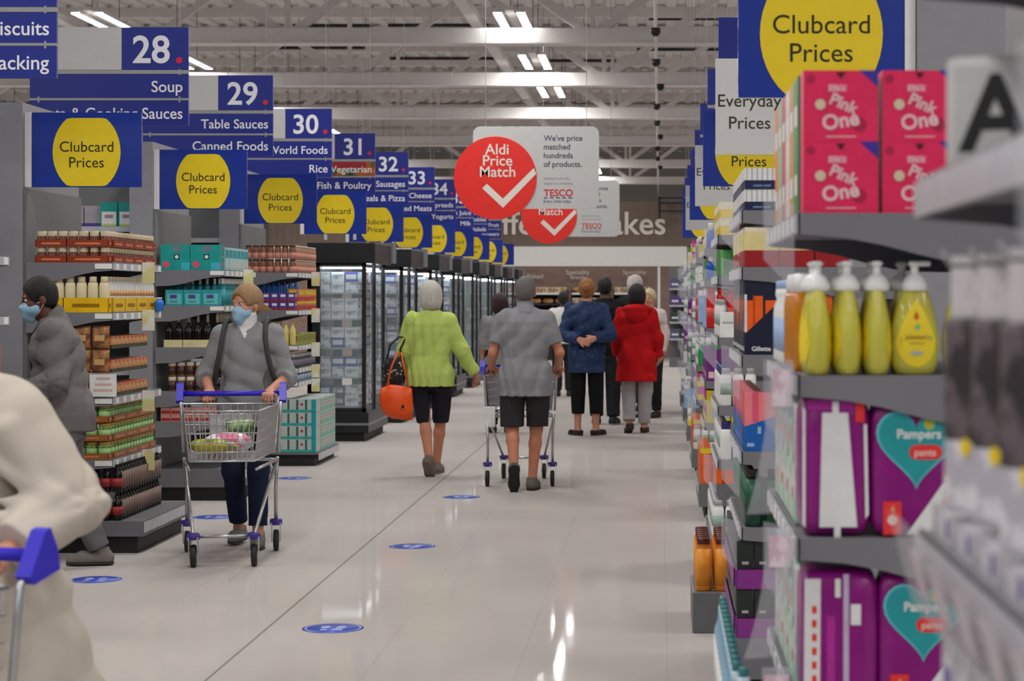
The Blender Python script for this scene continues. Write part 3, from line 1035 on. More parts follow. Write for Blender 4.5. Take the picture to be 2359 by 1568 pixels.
tpack = carton('drink_carton', 'teal drink pack', 'carton', 0.13, 0.06, 0.115, m_tealb, [('r', C('pale_teal', 90, 190, 190), -.8, .1, .8, .75), ('r', m_purple, -.5, .45, .3, .68), ('r', m_grapr, -.5, .2, .4, .3)], 'flr')
fill(L2, tpack, 1.425, 'second shelf', akind=tbot, near=3, u0=.03)
for i in range(8):
    put(tbot, (L2.X(.035 + i * .054), L2.y0 + .012 + .06 + .03, 1.4255), 0, f'teal bottle with white neck, {ORD[i]} from corner, behind the teal drink packs', 'teal bottles behind the teal drink packs')
wine = bottle('sauce_bottle', 'black bottle in cream tray', 'bottle', 0.066, 0.066, 0.25, m_blackg, C('neck_label', 150, 142, 120), None, .3, .28, shoulder=.5, capw=.32)
t_cr = (C('tray_cream', 206, 196, 150), 0.055, 'long cream bottle tray')
fill(L2, wine, 1.12, 'third shelf', tray=t_cr, near=6)
jbr = jar('gravy_jar', 'brown jar with white lid', 'jar', 0.031, 0.105, m_brownj, C('offwhite_lid', 216, 208, 186), C('dark_label', 60, 34, 26), .26)
fill(L2, jbr, 0.80, 'fourth shelf', tiers=2, th=.108, near=6)
pk = carton('stock_carton', 'pink and red stock pack', 'carton', 0.07, 0.07, 0.05, C('pink_red_pack', 196, 140, 130), [('r', m_redlab, -.9, .1, .9, .5)], 'flr')
fill(L2, pk, 0.58, 'fifth shelf', tiers=2, th=.052)

# L3
jb3 = jar('chocolate_spread_jar', 'tall brown jar', 'jar', 0.030, 0.118, C('choc_jar', 128, 76, 54, rough=.2), C('dark_lid', 60, 40, 32), C('pinkish_label', 190, 128, 112), .12, (.0, .45))
jb3b = jar('chocolate_spread_jar', 'tall tan jar', 'jar', 0.036, 0.118, C('tan_jar', 158, 118, 94, rough=.2), C('pale_lid', 176, 160, 150), C('pinkish_label', 190, 128, 112), .14, (.0, .45))
fill(L3, jb3, 1.70, 'top shelf', tiers=2, th=.122, akind=jb3b)
bl3 = bottle('drink_bottle', 'bright blue bottle', 'bottle', 0.045, 0.045, 0.12, m_blueb, m_blueb, None, .6, .1)
pp3 = carton('snack_carton', 'purple snack pack', 'carton', 0.07, 0.07, 0.075, m_purple, [('r', m_white, -.6, .5, .6, .8), ('r', m_redlab, -1, 0, 1, .2)], 'flr')
orx = carton('snack_carton', 'red-orange snack pack', 'carton', 0.075, 0.08, 0.11, m_redp, [('r', m_yel, -.8, .5, .8, .9), ('r', C('bright_red', 180, 40, 44), -1, 0, 1, .35)], 'flr')
fill(L3, pp3, 1.37, 'second shelf', akind=orx, near=5, tiers=2, th=.078)
for i in range(8):
    put(bl3, (L3.X(.04 + i * .05), L3.y0 + .14, 1.3705 + .13), 0, f'bright blue bottle, {ORD[i]} from corner on the riser, second shelf, blue-bottle display', 'blue bottles on the riser')
tag(MB().m(m_shelfb).box(-.21, .21, -.03, .03, 0, .1295).build('shelf_riser', loc=(L3.X(.235), L3.y0 + .14, 1.3705)), 'low grey riser under the bright blue bottles', 'riser')
tag(MB().m(C('brown_card', 164, 124, 62)).prism([(-.13, 0), (.14, 0), (-.02, .11), (-.13, .09)], -.003, .003, 'y').build('shelf_poster', loc=(L3.X(.36), L3.y0 + .004, 1.3705)), 'slanted brown card at the end of the blue bottle shelf', 'poster')
yb3 = bottle('oil_bottle', 'pale yellow bottle', 'bottle', 0.055, 0.055, 0.20, m_yellb, m_gold, None, .4, .1)
gr3 = carton('stock_carton', 'green and yellow pack', 'carton', 0.08, 0.07, 0.10, C('green_bright', 30, 120, 62), [('r', m_yel, .2, 0, 1, 1), ('r', m_redlab, .6, .3, 1, .8)], 'flr')
fill(L3, yb3, 1.06, 'third shelf', akind=gr3)
dk3 = jar('gravy_jar', 'dark blue jar', 'jar', 0.028, 0.12, C('darkblue_jar', 52, 52, 78, rough=.2), m_silver, C('grey_label', 120, 116, 130), .2)
fill(L3, dk3, 0.86, 'fourth shelf')
lb3 = carton('tissue_carton', 'light blue shallow pack', 'carton', 0.12, 0.10, 0.06, C('bluewhite_pack', 120, 164, 210), [('r', m_white, -.9, .4, .2, .9)], 'flr')
fill(L3, lb3, 0.74, 'fifth shelf')
# turquoise carton stack on the deck of the third display
tq = carton('drink_case', 'shrink-wrapped turquoise drinks case', 'case', 0.31, 0.24, 0.115, C('case_white', 176, 186, 180), [('r', C('turq', 50, 160, 150), -1, 0, 1, .2), ('r', C('turq_dark', 44, 92, 88), -.62, .2, -.5, .95), ('r', C('turq_dark', 44, 92, 88), -.12, .2, 0, .95), ('r', C('turq_dark', 44, 92, 88), .38, .2, .5, .95), ('r', C('turq_bright', 18, 148, 162), .74, 0, 1, 1), ('c', m_redlab, .2, .6, .1)], 'f')
tqa = carton('drink_case', 'turquoise and white striped case', 'case', 0.27, 0.25, 0.115, C('case_white', 176, 186, 180), [('r', C('turq_soft', 120, 178, 160), -1, .02, 1, .3), ('r', C('pink_soft', 186, 150, 150), -1, .45, 1, .56), ('r', C('turq_soft', 120, 178, 160), -1, .7, 1, .86)], 'flr')
for t in range(4):
    tn = ('lowest', 'second', 'third', 'top')[t]
    put(tq, (LX + 0.005, L3.y0 + 0.12, 0.122 + .117 * t), 0, f'shrink-wrapped turquoise drinks case, {tn} of the stack by the blue trolley handle', 'turquoise drinks cases')
    for i in range(3):
        put(tqa, (LX + 0.035, L3.y0 + 0.26 + .14 + .275 * i, 0.122 + .117 * t), PI / 2, f'turquoise and white striped case, {ORD[i]} back from the corner, {tn} layer of the stack', 'turquoise drinks cases')
# teal packs on the top shelf of the run behind
tea = carton('tea_carton', 'teal and white pack', 'carton', 0.125, 0.10, 0.185, m_teal, [('r', m_white, -.85, .12, .85, .62), ('r', C('mauve_print', 160, 130, 150), -.5, .36, .5, .5), ('r', C('lime_print', 190, 206, 120), -.85, .05, .85, .14)], 'f')
for i in range(2):
    put(tea, (at(255 + 41 * i, 0, 15.40).x, 15.40, 2.001), 0, f'teal and white pack, {("left", "right")[i]} of two on the high shelf under the price board', 'teal packs on the high shelf')
wpk = carton('tea_carton', 'pale mauve pack', 'carton', 0.12, 0.10, 0.16, C('pale_mauve_pack', 168, 160, 166), [('r', m_purple, -1, 0, 1, .2)], 'f')
for i in range(2):
    put(wpk, (at(176 + 40 * i, 0, 15.42).x - .0, 15.44, 2.001), 0, f'pale mauve pack, {("left", "right")[i]} of two on the high shelf beside the teal packs', 'mauve packs on the high shelf')

# ------------------------------------------------------------------ the displays at the right of the aisle
RX = 0.30
RZ = [1.81, 1.603, 1.283, 0.93, 0.653]
R0 = Cap(1, RX + 0.02, 0.45, RY0, 'hanging-pack display', 'out-of-focus grey shelving display with hanging packs at the photo edge', [1.912, 1.64, 1.21, 0.9, 0.55], 0.34, 0.25, 2.3, strips=True, cards=False, tickets=False)
R1 = Cap(1, RX, 0.62, RY0 + PITCH, 'pink-box display', 'grey shelving display of pink boxes, shampoo bottles and nappy packs', [1.678, 1.327, 0.975, 0.60], 0.13, 0.44, 2.3, strips=True, cards=False)
RR = [Cap(1, RX, 0.62, RY0 + PITCH * k, nk, lab, RZ, 0.26, 0.25, 2.6, strips=True, cards=False, up_w=0.33) for k, nk, lab in (
    (2, 'razor-pack display', 'grey shelving display of razor and coral packs behind the pink-box display'),
    (3, 'green-pack display', 'grey shelving display with green packs, third back on the right'),
    (4, 'red-bottle display', 'grey shelving display with red bottles, fourth back on the right'),
    (5, 'fifth right display', 'grey shelving display of mixed packs, fifth back on the right'),
    (6, 'sixth right display', 'grey shelving display of mixed packs, sixth back on the right'),
    (7, 'seventh right display', 'grey shelving display of mixed packs, seventh back on the right'),
    (8, 'eighth right display', 'grey shelving display of mixed packs, eighth back on the right'))]
R2, R3, R4, R5, R6, R7, R8 = RR

# R1 top shelf: pink cartons
m_pinkb = C('hot_pink', 222, 34, 88)
m_pinkd = C('deep_pink', 168, 24, 70)
m_pinkl = C('pale_pink_print', 240, 190, 196)
art_pink = [('p', C('violet_corner', 62, 42, 150), [(.5, 1), (1, 1), (1, .76)]), ('r', C('rose_panel', 230, 120, 150), -.34, .70, .16, .80), ('t', m_pinkl, "Ella's", -.1, .715, .12, .01),
            ('c', m_pinkd, .5, .24, .1), ('c', m_pinkd, -.8, .88, .06), ('t', m_pinkl, 'the', -.02, .60, .07, .01), ('t', m_pinkl, 'Pink', .04, .455, .235, .03, -.42), ('t', m_pinkl, 'One', .02, .20, .29, .03, .16),
            ('c', C('cream_heart', 214, 196, 170), -.55, .52, .075), ('p', C('dark_heart', 60, 10, 26), [(-.12, .97), (.12, .97), (.0, .88)]), ('r', m_pinkl, -.4, .06, .4, .075)]
pinkbox = carton('baby_food_carton', 'hot pink carton', 'carton', 0.162, 0.10, 0.154, m_pinkb, art_pink, 'f')
for t in range(2):
    for i in range(2):
        put(pinkbox, (0.304 + 0.088 + i * 0.171, R1.y0 + 0.062, 1.6785 + t * 0.1545), 0, f'hot pink carton, {("lower", "upper")[t]} {("left", "right")[i]} of the four on the grey shelf', 'hot pink cartons')
side_cols = [C('side_green', 36, 132, 74), C('side_amber', 196, 140, 60), C('side_white', 214, 206, 196), C('side_red', 190, 60, 90), C('side_mint', 130, 186, 150), C('side_orange', 222, 120, 50)]
for i in range(6):
    bx_ = carton('baby_food_carton', ('green', 'amber', 'white', 'rose', 'mint', 'orange')[i] + ' baby food carton', 'carton', 0.15, 0.09, 0.154, side_cols[i], [('r', m_white, -.6, .3, .6, .6)], 'f')
    for t in range(2):
        put(bx_, (0.352, R1.y0 + 0.20 + 0.154 * i, 1.6785 + t * 0.1545), -PI / 2, f'{bx_["noun"]}, {("lower", "upper")[t]} tier beside the pink cartons, facing the aisle', 'coloured baby food cartons')

# R1 second shelf: clear yellow shampoo bottles with white pump heads
m_shamp = mat('shampoo_yellow', (246, 226, 96), 0.06, var=0, trans=0.38, ior=1.36)
m_shlab = C('shampoo_label', 236, 206, 40)
m_pump = mat('pump_white', (228, 228, 228), 0.35, var=0.02)
m_orang2 = mat('shampoo_orange', (244, 148, 20), 0.08, var=0, trans=0.4, ior=1.38)
def make_shampoo():
    mb = MB().m(m_shamp)
    prof = [(.034, 0), (.043, .004), (.049, .02), (.053, .05), (.053, .08), (.049, .11), (.042, .14), (.034, .165), (.029, .18), (.027, .186)]
    mb.lathe(prof, 28, None, 1.0, 0.58)
    o = mb.build('shampoo_bottle')
    lb = MB()
    for s in (1, -1):                       # drop-shaped label on each broad side, wrapped on the curve
        pts = []
        n = 28
        for k in range(n):
            a = 2 * PI * k / n
            rx = 0.043 * math.sin(a) * (1 if math.cos(a) < 0 else max(.0, 1 - .55 * math.cos(a)) )
            zz = 0.075 + (0.058 if math.cos(a) < 0 else 0.086) * math.cos(a)
            pts.append((rx, zz))
        def yy(x, z):
            r = np.interp(z, [p[1] for p in prof], [p[0] for p in prof]) * 1.0
            return -s * (0.58 * math.sqrt(max(1e-6, r * r - x * x)) + 0.0012)
        lb.m(m_shlab, True)
        vs = [(0, yy(0, .075), .075)] + [(p[0] * .5, yy(p[0] * .5, .075 + (p[1] - .075) * .5), .075 + (p[1] - .075) * .5) for p in pts] + [(p[0], yy(p[0], p[1]), p[1]) for p in pts]
        fs = [(0, 1 + k, 1 + (k + 1) % n) for k in range(n)] + [(1 + k, 1 + n + k, 1 + n + (k + 1) % n, 1 + (k + 1) % n) for k in range(n)]
        lb.add(vs, fs)
        if s == 1:
            y0 = -0.0335
            lb.smooth = False
            lb.m(C('shampoo_red', 208, 90, 30)).poly([(-.006, .125), (0, .116), (.006, .125), (0, .140)], -0.0285)
            lb.m(C('shampoo_green', 130, 190, 120)).disc(.002, .104, .006, .006, -0.0306)
            lb.m(C('shampoo_ink', 120, 70, 40)).text("Johnson's", 0, .078, .0135, y0, 'c', .01)
            lb.text('head-to-toe', 0, .067, .007, y0, 'c', .0)
            lb.m(C('shampoo_lilac', 164, 172, 176)).disc(0, .047, .015, .0042, y0)
    lb.build('label', o)
    p = MB().m(m_pump)
    p.lathe([(.026, .182), (.0285, .186), (.0285, .196), (.022, .209), (.015, .217), (.009, .219), (.009, .238), (.014, .239), (.014, .244), (.004, .245)], 20)
    p.box(-.012, .034, -.009, .009, .236, .247, None, .003)
    p.build('pump_head', o)
    return o
shamp = K('shampoo', 'yellow shampoo bottle', 'bottle', .106, .062, .247, make_shampoo)
spots = [(0.343, 0.032, PI / 2, 'first from the corner, seen edge on'), (0.408, 0.032, PI / 2 + .05, 'second from the corner, seen edge on'), (0.473, 0.034, PI / 2 - .04, 'third from the corner, seen edge on'),
         (0.556, 0.036, 0.03, 'the one showing its full label'), (0.668, 0.04, 0.0, 'last of the row beside the blurred packs'),
         (0.343, 0.142, PI / 2, 'second back in the corner file'), (0.408, 0.142, PI / 2, 'second back in the next file'), (0.473, 0.142, PI / 2, 'second back in the third file'), (0.540, 0.142, PI / 2, 'second back behind the full label')]
for x, dy, rz, lab in spots:
    put(shamp, (x, R1.y0 + 0.012 + dy, 1.3275), rz, 'yellow shampoo bottle with white pump, ' + lab, 'yellow shampoo bottles')
def make_orange():
    mb = MB().m(m_orang2).lathe([(.028, 0), (.033, .006), (.033, .15), (.026, .178), (.022, .182)], 18, None, 1, .75)
    o = mb.build('shampoo_bottle')
    MB().m(m_pump).lathe([(.026, .18), (.026, .205), (.020, .222)], 16, None, 1, .75).build('cap', o)
    return o
orsh = K('orange_shampoo', 'orange shampoo bottle', 'bottle', .07, .055, .222, make_orange)
for i in range(5):
    put(orsh, (0.328, R1.y0 + 0.25 + .085 * i, 1.3275), PI / 2, f'orange shampoo bottle, {ORD[i]} behind the yellow ones along the shelf edge', 'orange shampoo bottles')
wtal = bottle('talc_bottle', 'white talc bottle', 'bottle', .06, .045, .21, m_white, m_lblue, m_lblue, .7, .1, capw=.7)
for i in range(6):
    put(wtal, (0.326, R1.y0 + 0.70 + .072 * i, 1.3275), PI / 2, f'white and pale blue talc bottle, {ORD[i]} behind the orange ones', 'talc bottles')

# R1 third and fourth shelves: nappy packs
m_nap = mat('nappy_purple', (134, 18, 118), 0.28, var=0.10, vscale=12, bump=0.25, bscale=22)
m_napl = mat('nappy_magenta', (172, 44, 150), 0.3, var=0.08, bump=0.2, bscale=25)
m_napw = mat('nappy_white', (222, 222, 222), 0.3, var=0.05, bump=0.35, bscale=22)
m_heart = C('heart_teal', 34, 150, 156)
m_heartl = C('heart_rim', 96, 200, 204)
m_napr = C('nappy_red', 226, 52, 52)
m_skin_p = C('printed_skin', 216, 164, 122)
def heart(cx, cz, rx, rz):
    pts = []
    for k in range(40):
        t = 2 * PI * k / 40
        pts.append((cx + rx * math.sin(t) ** 3, cz + rz * (13 * math.cos(t) - 5 * math.cos(2 * t) - 2 * math.cos(3 * t) - math.cos(4 * t)) / 16))
    return pts
def soft_box(mb, w, d, h, r=0.02):
    """A stuffed pack: rounded box whose faces bulge a little."""
    bm = bmesh.new()
    bmesh.ops.create_cube(bm, size=1.0)
    bmesh.ops.subdivide_edges(bm, edges=bm.edges[:], cuts=9, use_grid_fill=True)
    for v in bm.verts:
        p = v.co * 2
        q = Vector((abs(p.x), abs(p.y), abs(p.z)))
        L = (q.x ** 8 + q.y ** 8 + q.z ** 8) ** (1 / 8)
        p = p / L
        bul = 1 + 0.05 * (1 - min(1, abs(p.z)) ** 2)
        v.co = (p.x * w / 2 * (1 + .03 * (1 - p.z * p.z)), p.y * d / 2 * bul, (p.z + 1) / 2 * h)
    bm.verts.index_update()
    s, mb.smooth = mb.smooth, True
    mb.add([v.co.copy() for v in bm.verts], [[v.index for v in f.verts] for f in bm.faces])
    mb.smooth = s
    bm.free()
def make_nappy():
    w, d, h = 0.188, 0.12, 0.30
    mb = MB().m(m_nap)
    soft_box(mb, w, d, h)
    o = mb.build('nappy_pack')
    a = MB()
    y = -d / 2 * 1.05
    hx, hz = 0.018, h * .69
    a.m(m_napw).poly([(-.02, .006), (.088, .006), (.091, .15), (.075, .14), (.03, .075)], y - .0012)
    a.m(m_heartl).poly(heart(hx - .016, hz - .004, .087, .094), y - .0018)
    a.m(m_heart).poly(heart(hx - .016, hz - .004, .082, .088), y - .0026)
    a.m(m_white).text('Pampers', hx - .010, hz + .008, .028, y - .0034, 'c', .025)
    a.m(C('leaf_gold', 170, 180, 70)).disc(hx + .012, hz + .040, .012, .014, y - .0030)
    def pill(x0, x1, z0, z1, yy):
        r = (z1 - z0) / 2
        pts = [(x1 - r + r * math.cos(-PI / 2 + PI * k / 8), (z0 + z1) / 2 + r * math.sin(-PI / 2 + PI * k / 8)) for k in range(9)]
        pts += [(x0 + r + r * math.cos(PI / 2 + PI * k / 8), (z0 + z1) / 2 + r * math.sin(PI / 2 + PI * k / 8)) for k in range(9)]
        a.poly(pts, yy)
    a.m(m_napr)
    pill(hx - .032, hx + .040, hz - .038, hz - .006, y - .0034)
    pill(-.066, -.034, .006, .078, y - .0024)
    a.m(C('pale_red', 250, 196, 186)).text('pants', hx + .003, hz - .030, .022, y - .0042, 'c', .02)
    a.disc(-.050, .038, .011, .011, y - .0032)
    a.m(m_tan).text('4', -.050, .055, .02, y - .0034, 'c', .02)
    # printed child at the corner: head, body, arm, legs
    a.m(m_skin_p)
    a.disc(.074, .128, .0135, .015, y - .0032, 20)
    a.disc(.077, .098, .014, .021, y - .0030, 20)
    a.poly([(.066, .092), (.07, .082), (.046, .05), (.040, .054)], y - .0034)
    a.poly([(.07, .088), (.08, .08), (.092, .06), (.086, .056)], y - .0034)
    a.m(C('brown_hair_print', 150, 100, 60)).poly([(.061, .133), (.066, .144), (.082, .144), (.087, .135), (.074, .139)], y - .0038)
    # white seam band with purple borders on both ends of the pack
    for s in (-1, 1):
        M = Matrix.Rotation(s * PI / 2, 4, 'Z')
        ye = -w / 2 * 1.03 - .001
        a.m(m_napw).poly([(-.022, .014), (.030, .014), (.020, h - .02), (-.022, h - .02)], ye - .0005, M)
        a.m(m_napl).quad(-.055, .02, -.046, h - .03, ye, M)
    a.build('printed_label', o)
    return o
def make_nappy_end():
    w, d, h = 0.150, 0.19, 0.305
    mb = MB().m(m_nap)
    soft_box(mb, w, d, h)
    o = mb.build('nappy_pack')
    a = MB()
    y = -d / 2 * 1.05
    a.m(m_napl).quad(-.062, h - .030, .06, h - .006, y + .004)
    a.m(m_napw).poly([(-.036, .022), (.046, .022), (.026, h - .035), (-.030, h - .035)], y - .001)
    a.poly([(-.073, .03), (-.066, .02), (-.066, h - .03), (-.073, h - .02)], y - .0005)
    a.poly([(.064, .04), (.071, .05), (.067, h - .06), (.060, h - .06)], y - .0005)
    a.quad(-.004, .0, .010, .022, y - .0008)
    a.quad(-.008, h - .035, .006, h - .01, y - .001)
    a.m(m_napr).quad(.042, h - .055, .062, h - .012, y - .0012)
    a.build('printed_label', o)
    return o
def make_nappy_stripe():
    w, d, h = 0.165, 0.19, 0.305
    mb = MB().m(m_nap)
    soft_box(mb, w, d, h)
    o = mb.build('nappy_pack')
    a = MB()
    y = -d / 2 * 1.05
    a.m(m_napw).poly([(-.080, .03), (-.045, .02), (-.043, h - .02), (-.078, h - .02)], y - .0006)
    a.m(m_napr)
    for i in range(6):
        a.quad(-.062, .06 + .03 * i, -.052, .076 + .03 * i, y - .0014)
    a.m(C('nappy_lilac', 190, 170, 200)).quad(.006, .008, .018, h - .01, y - .001)
    a.m(m_napw).quad(-.012, h - .06, .0, h - .02, y - .0012).quad(.022, h - .12, .044, h - .075, y - .0012)
    a.m(m_napl).quad(-.03, .02, -.012, h - .1, y - .0008)
    a.build('printed_label', o)
    return o
nape2 = K('nappy_stripe', 'striped purple nappy pack', 'pack', .165, .19, .305, make_nappy_stripe)
nap = K('nappy', 'purple nappy pack', 'pack', .19, .12, .30, make_nappy)
nape = K('nappy_end', 'purple and white nappy pack', 'pack', .15, .19, .305, make_nappy_end)
put(nape, (0.304 + 0.078, R1.y0 + 0.118, 0.9755), 0, 'purple nappy pack end with a white seam band, on the shelf under the shampoo bottles', 'purple nappy packs')
put(nap, (0.304 + 0.250, R1.y0 + 0.080, 0.9755), 0, 'purple nappy pack with teal heart, on the shelf under the shampoo bottles', 'purple nappy packs')
put(nape2, (0.304 + 0.088, R1.y0 + 0.118, 0.6005), 0, 'purple nappy pack with a thin white stripe, on the lowest shelf in view', 'purple nappy packs')
put(nap, (0.304 + 0.266, R1.y0 + 0.085, 0.6005), 0, 'purple nappy pack with teal heart, on the lowest shelf in view', 'purple nappy packs')
m_napside = mat('nappy_side_print', (206, 206, 200), 0.3, rgb2=(150, 190, 170), mixscale=16, bump=0.3, bscale=20)
sidepk = carton('wipes_pack', 'pale printed wipes pack', 'pack', 0.20, 0.09, 0.28, m_napside, [('c', m_napr, -.4, .7, .13), ('r', C('side_teal_strip', 60, 140, 120), .4, .5, .8, .98), ('c', m_napr, .3, .25, .08), ('r', m_purple, -.9, .86, -.1, .98)], 'f', .012)
for z, sn in ((0.9755, 'under the shampoo bottles'), (0.6005, 'on the lowest shelf in view')):
    for i in range(4):
        put(sidepk, (0.352, R1.y0 + 0.34 + .204 * i, z), -PI / 2, f'pale wipes pack, {ORD[i]} behind the nappy packs, {sn}', 'printed wipes packs')
# tall bottles on the deck of R1
m_bwh = mat('bottle_white_blue', (196, 206, 214), 0.3, rgb2=(120, 160, 186), mixscale=12)
dbt = bottle('bath_bottle', 'pale blue bath bottle', 'bottle', .055, .05, .25, m_bwh, C('dark_teal_cap', 52, 116, 120), m_white, .5, .08, band=(.1, .6))
dbt2 = bottle('bath_bottle', 'dark blue bath bottle', 'bottle', .055, .05, .27, C('deep_blue', 24, 52, 96, rough=.2), m_lblue, m_lblue, .5, .08, band=(.3, .6))
fill(R1, dbt, 0.44, 'bottom deck', near=1, u0=-.155, gap=.02)

# hanging clear sleeves along the edge of the pink-box display
m_film = mat('clear_film', (200, 198, 206), 0.12, var=0, alpha=0.24, spec=0.8, bump=0.35, bscale=24)
m_filmw = mat('white_film_print', (224, 210, 218), 0.3, rgb2=(206, 176, 190), mixscale=30)
def hang_strip(x, Y, z0, z1, label, wd=0.05):
    o = thing('hanging_sleeve', label, 'plastic sleeve', (x, Y, z1))
    h = z1 - z0
    mb = MB().m(m_film, True)
    n = 8
    vs, fs = [], []
    for i in range(n + 1):
        t = i / n
        off = -0.05 * t * t
        b_ = .008 * math.sin(5 * t)
        vs += [(-wd / 2 + off, b_, -h * t), (wd / 2 + off, -b_, -h * t), (wd / 2 + off, -b_ + .006, -h * t), (-wd / 2 + off, b_ + .006, -h * t)]
    for i in range(n):
        for k in range(4):
            a = i * 4 + k
            b = i * 4 + (k + 1) % 4
            fs.append((a, b, b + 4, a + 4))
    mb.add(vs, fs)
    mb.build('sleeve_film', o)
    MB().m(m_filmw).box(-wd / 2 + .004, wd / 2 - .004, -.004, .0, -h * .3, -h * .06).build('ticket', o)
    return o
hang_strip(0.262, R1.y0 - 0.02, 1.03, 1.36, 'clear plastic sleeve with pinkish ticket hanging beside the shampoo shelf')
hang_strip(0.258, R1.y0 - 0.02, 0.72, 1.00, 'clear plastic sleeve hanging beside the upper nappy packs', .055)
hang_strip(0.250, R1.y0 - 0.02, 0.44, 0.70, 'clear plastic sleeve hanging beside the lower nappy packs', .06)

# R2
wc = carton('cotton_carton', 'white carton with navy band', 'carton', 0.125, 0.09, 0.076, m_white, [('r', m_navy, -1, 0, 1, .42), ('t', m_lblue, 'cotton wool', 0, .12, .17, .01)] + [('r', C('pale_grey_stripe', 176, 176, 180), -.9 + .3 * i, .42, -.84 + .3 * i, 1) for i in range(6)], 'flr')
fill(R2, wc, 1.81, 'top shelf', near=3, tiers=2, th=.078, u0=.008)
cb = carton('soap_carton', 'cream and red carton', 'carton', 0.125, 0.08, 0.145, C('cream_yellow', 222, 206, 142), [('r', C('deep_red', 152, 20, 30), -1, 0, 1, .42), ('r', C('cream_lid2', 228, 214, 190), -1, .88, 1, 1)], 'flr')
fill(R2, cb, 1.603, 'second shelf', near=3, u0=.008)
gil = carton('razor_carton', 'navy and orange razor pack', 'carton', 0.122, 0.06, 0.275, C('navy_razor', 18, 22, 48), [('p', m_orange, [(-.95, .72), (-.95, .28), (.95, .68), (.95, .72)]), ('r', C('white_strip', 216, 214, 220), -1, .3, -.86, .8), ('p', C('dark_orange', 190, 66, 10), [(-.5, .78), (-.5, .38), (-.36, .41), (-.36, .78)]), ('p', m_orange, [(-.36, .78), (-.36, .41), (.1, .5), (.1, .78)]), ('p', C('navy_razor', 18, 22, 48), [(.1, .8), (.1, .5), (.24, .53), (.24, .8)]), ('t', m_white, 'Gillette', 0, .05, .085, .02)], 'flr')
fill(R2, gil, 1.283, 'third shelf', near=3, u0=.008)
brush = bottle('razor_bottle', 'black and white shaving can', 'bottle', .045, .045, .16, m_black, m_white, C('black_label', 40, 36, 38), .9, .22, capw=.9, shoulder=.7)
cor = carton('wipes_pack', 'coral and blue pack', 'carton', 0.128, 0.07, 0.215, m_coral, [('p', m_royal, [(-1, 0), (1, 0), (1, .62), (-1, .42)]), ('r', C('rose_edge', 214, 84, 110), -.55, .5, -.2, 1), ('r', m_lblue, -.85, .08, -.45, .14), ('r', m_lblue, -.25, .3, -.05, .42)], 'flr')
fill(R2, cor, 0.93, 'fourth shelf', near=3, u0=.008)
grn = bottle('mouthwash_bottle', 'dark green bottle', 'bottle', .068, .05, .21, C('dark_green', 10, 52, 36, rough=.2), C('green_black', 14, 22, 20), C('green_mid', 22, 84, 58), .5, .16, band=(.35, .8), capw=.6)
fill(R2, grn, 0.653, 'fifth shelf', near=4, u0=.008)
drk = carton('hair_dye_carton', 'dark tall carton', 'carton', .06, .06, .170, C('dark_plum', 38, 24, 40), [('r', C('dark_bottle_green', 34, 40, 34), -1, .55, 1, 1), ('r', m_silver, -.4, .5, .4, .56)], 'flr')
t_pur = (C('tray_purple', 128, 44, 132), 0.07, 'purple counter tray')
fill(R2, drk, 0.25, 'bottom deck', near=5, tray=t_pur, tiers=2, th=.178, u0=-.02)
# orange bottles on a low plinth between the second and third displays
tag(MB().m(m_plinth).box(-.10, .10, -.30, .30, 0, .182, None, .006).build('promotion_plinth', loc=(0.245, 9.55, 0)), 'low grey plinth on the floor carrying the orange bottles', 'plinth')
orb = bottle('shower_gel_bottle', 'orange shower gel bottle', 'bottle', .072, .05, .235, C('amber_orange', 214, 122, 28, rough=.18), C('dark_cap', 84, 24, 14), C('amber_label', 224, 140, 40), .7, .1, band=(.1, .8), capw=.8, shoulder=.82)
for i in range(2):
    for j in range(6):
        put(orb, (0.195 + .085 * i, 9.30 + .09 * j, .1825), 0, f'orange shower gel bottle, {("aisle", "inner")[i]} file, {ORD[j]} back on the low plinth', 'orange bottles on the low plinth')

# R3 and further: goods by display
yw = carton('soap_carton', 'yellow and white carton', 'carton', .10, .08, .085, C('white_yellow', 228, 220, 190), [('r', m_yel, -1, .05, .4, .55)], 'flr')
gp = carton('wipes_pack', 'leaf green pack', 'carton', .10, .07, .13, m_greenp, [('r', C('leaf_light', 90, 160, 90), -1, 0, -.7, 1)], 'flr')
wb = carton('cotton_carton', 'white tall carton', 'carton', .11, .07, .13, m_white, [('r', m_silver, -.8, .55, .8, .62)], 'flr')
redb = bottle('shampoo_bottle', 'red shampoo bottle', 'bottle', .06, .045, .27, m_redb, m_redb, C('red_light', 222, 80, 74), .7, .12, band=(.25, .5), capw=.75, shoulder=.8)
blb = carton('toothpaste_carton', 'light blue tall pack', 'carton', .05, .05, .262, m_lblue, [('r', m_white, -1, .82, 1, 1)], 'flr')
prp = carton('hair_dye_carton', 'purple tall pack', 'carton', .06, .06, .21, C('purple_dye', 112, 36, 122), [('r', m_pinkl, -.6, .1, .6, .3)], 'flr')
whb = bottle('shampoo_bottle', 'white shampoo bottle', 'bottle', .058, .045, .195, m_white, m_silver, C('grey_green_label', 150, 170, 160), .7, .12, band=(.3, .6), capw=.75, shoulder=.8)
blue_b = bottle('shampoo_bottle', 'blue shampoo bottle', 'bottle', .058, .045, .17, C('vivid_blue', 28, 84, 200, rough=.2), m_white, None, .6, .3, capw=.6, shoulder=.62)
orp = carton('vitamin_carton', 'orange tall pack', 'carton', .072, .07, .235, m_orange, [('r', m_yel, -1, .86, 1, 1), ('r', C('orange_dk', 190, 60, 10), .6, 0, 1, .86)], 'flr')
yp = carton('vitamin_carton', 'yellow and blue pack', 'carton', .075, .06, .108, C('strong_yellow', 206, 184, 20), [('r', m_lblue, .0, .3, 1, .9)], 'flr')
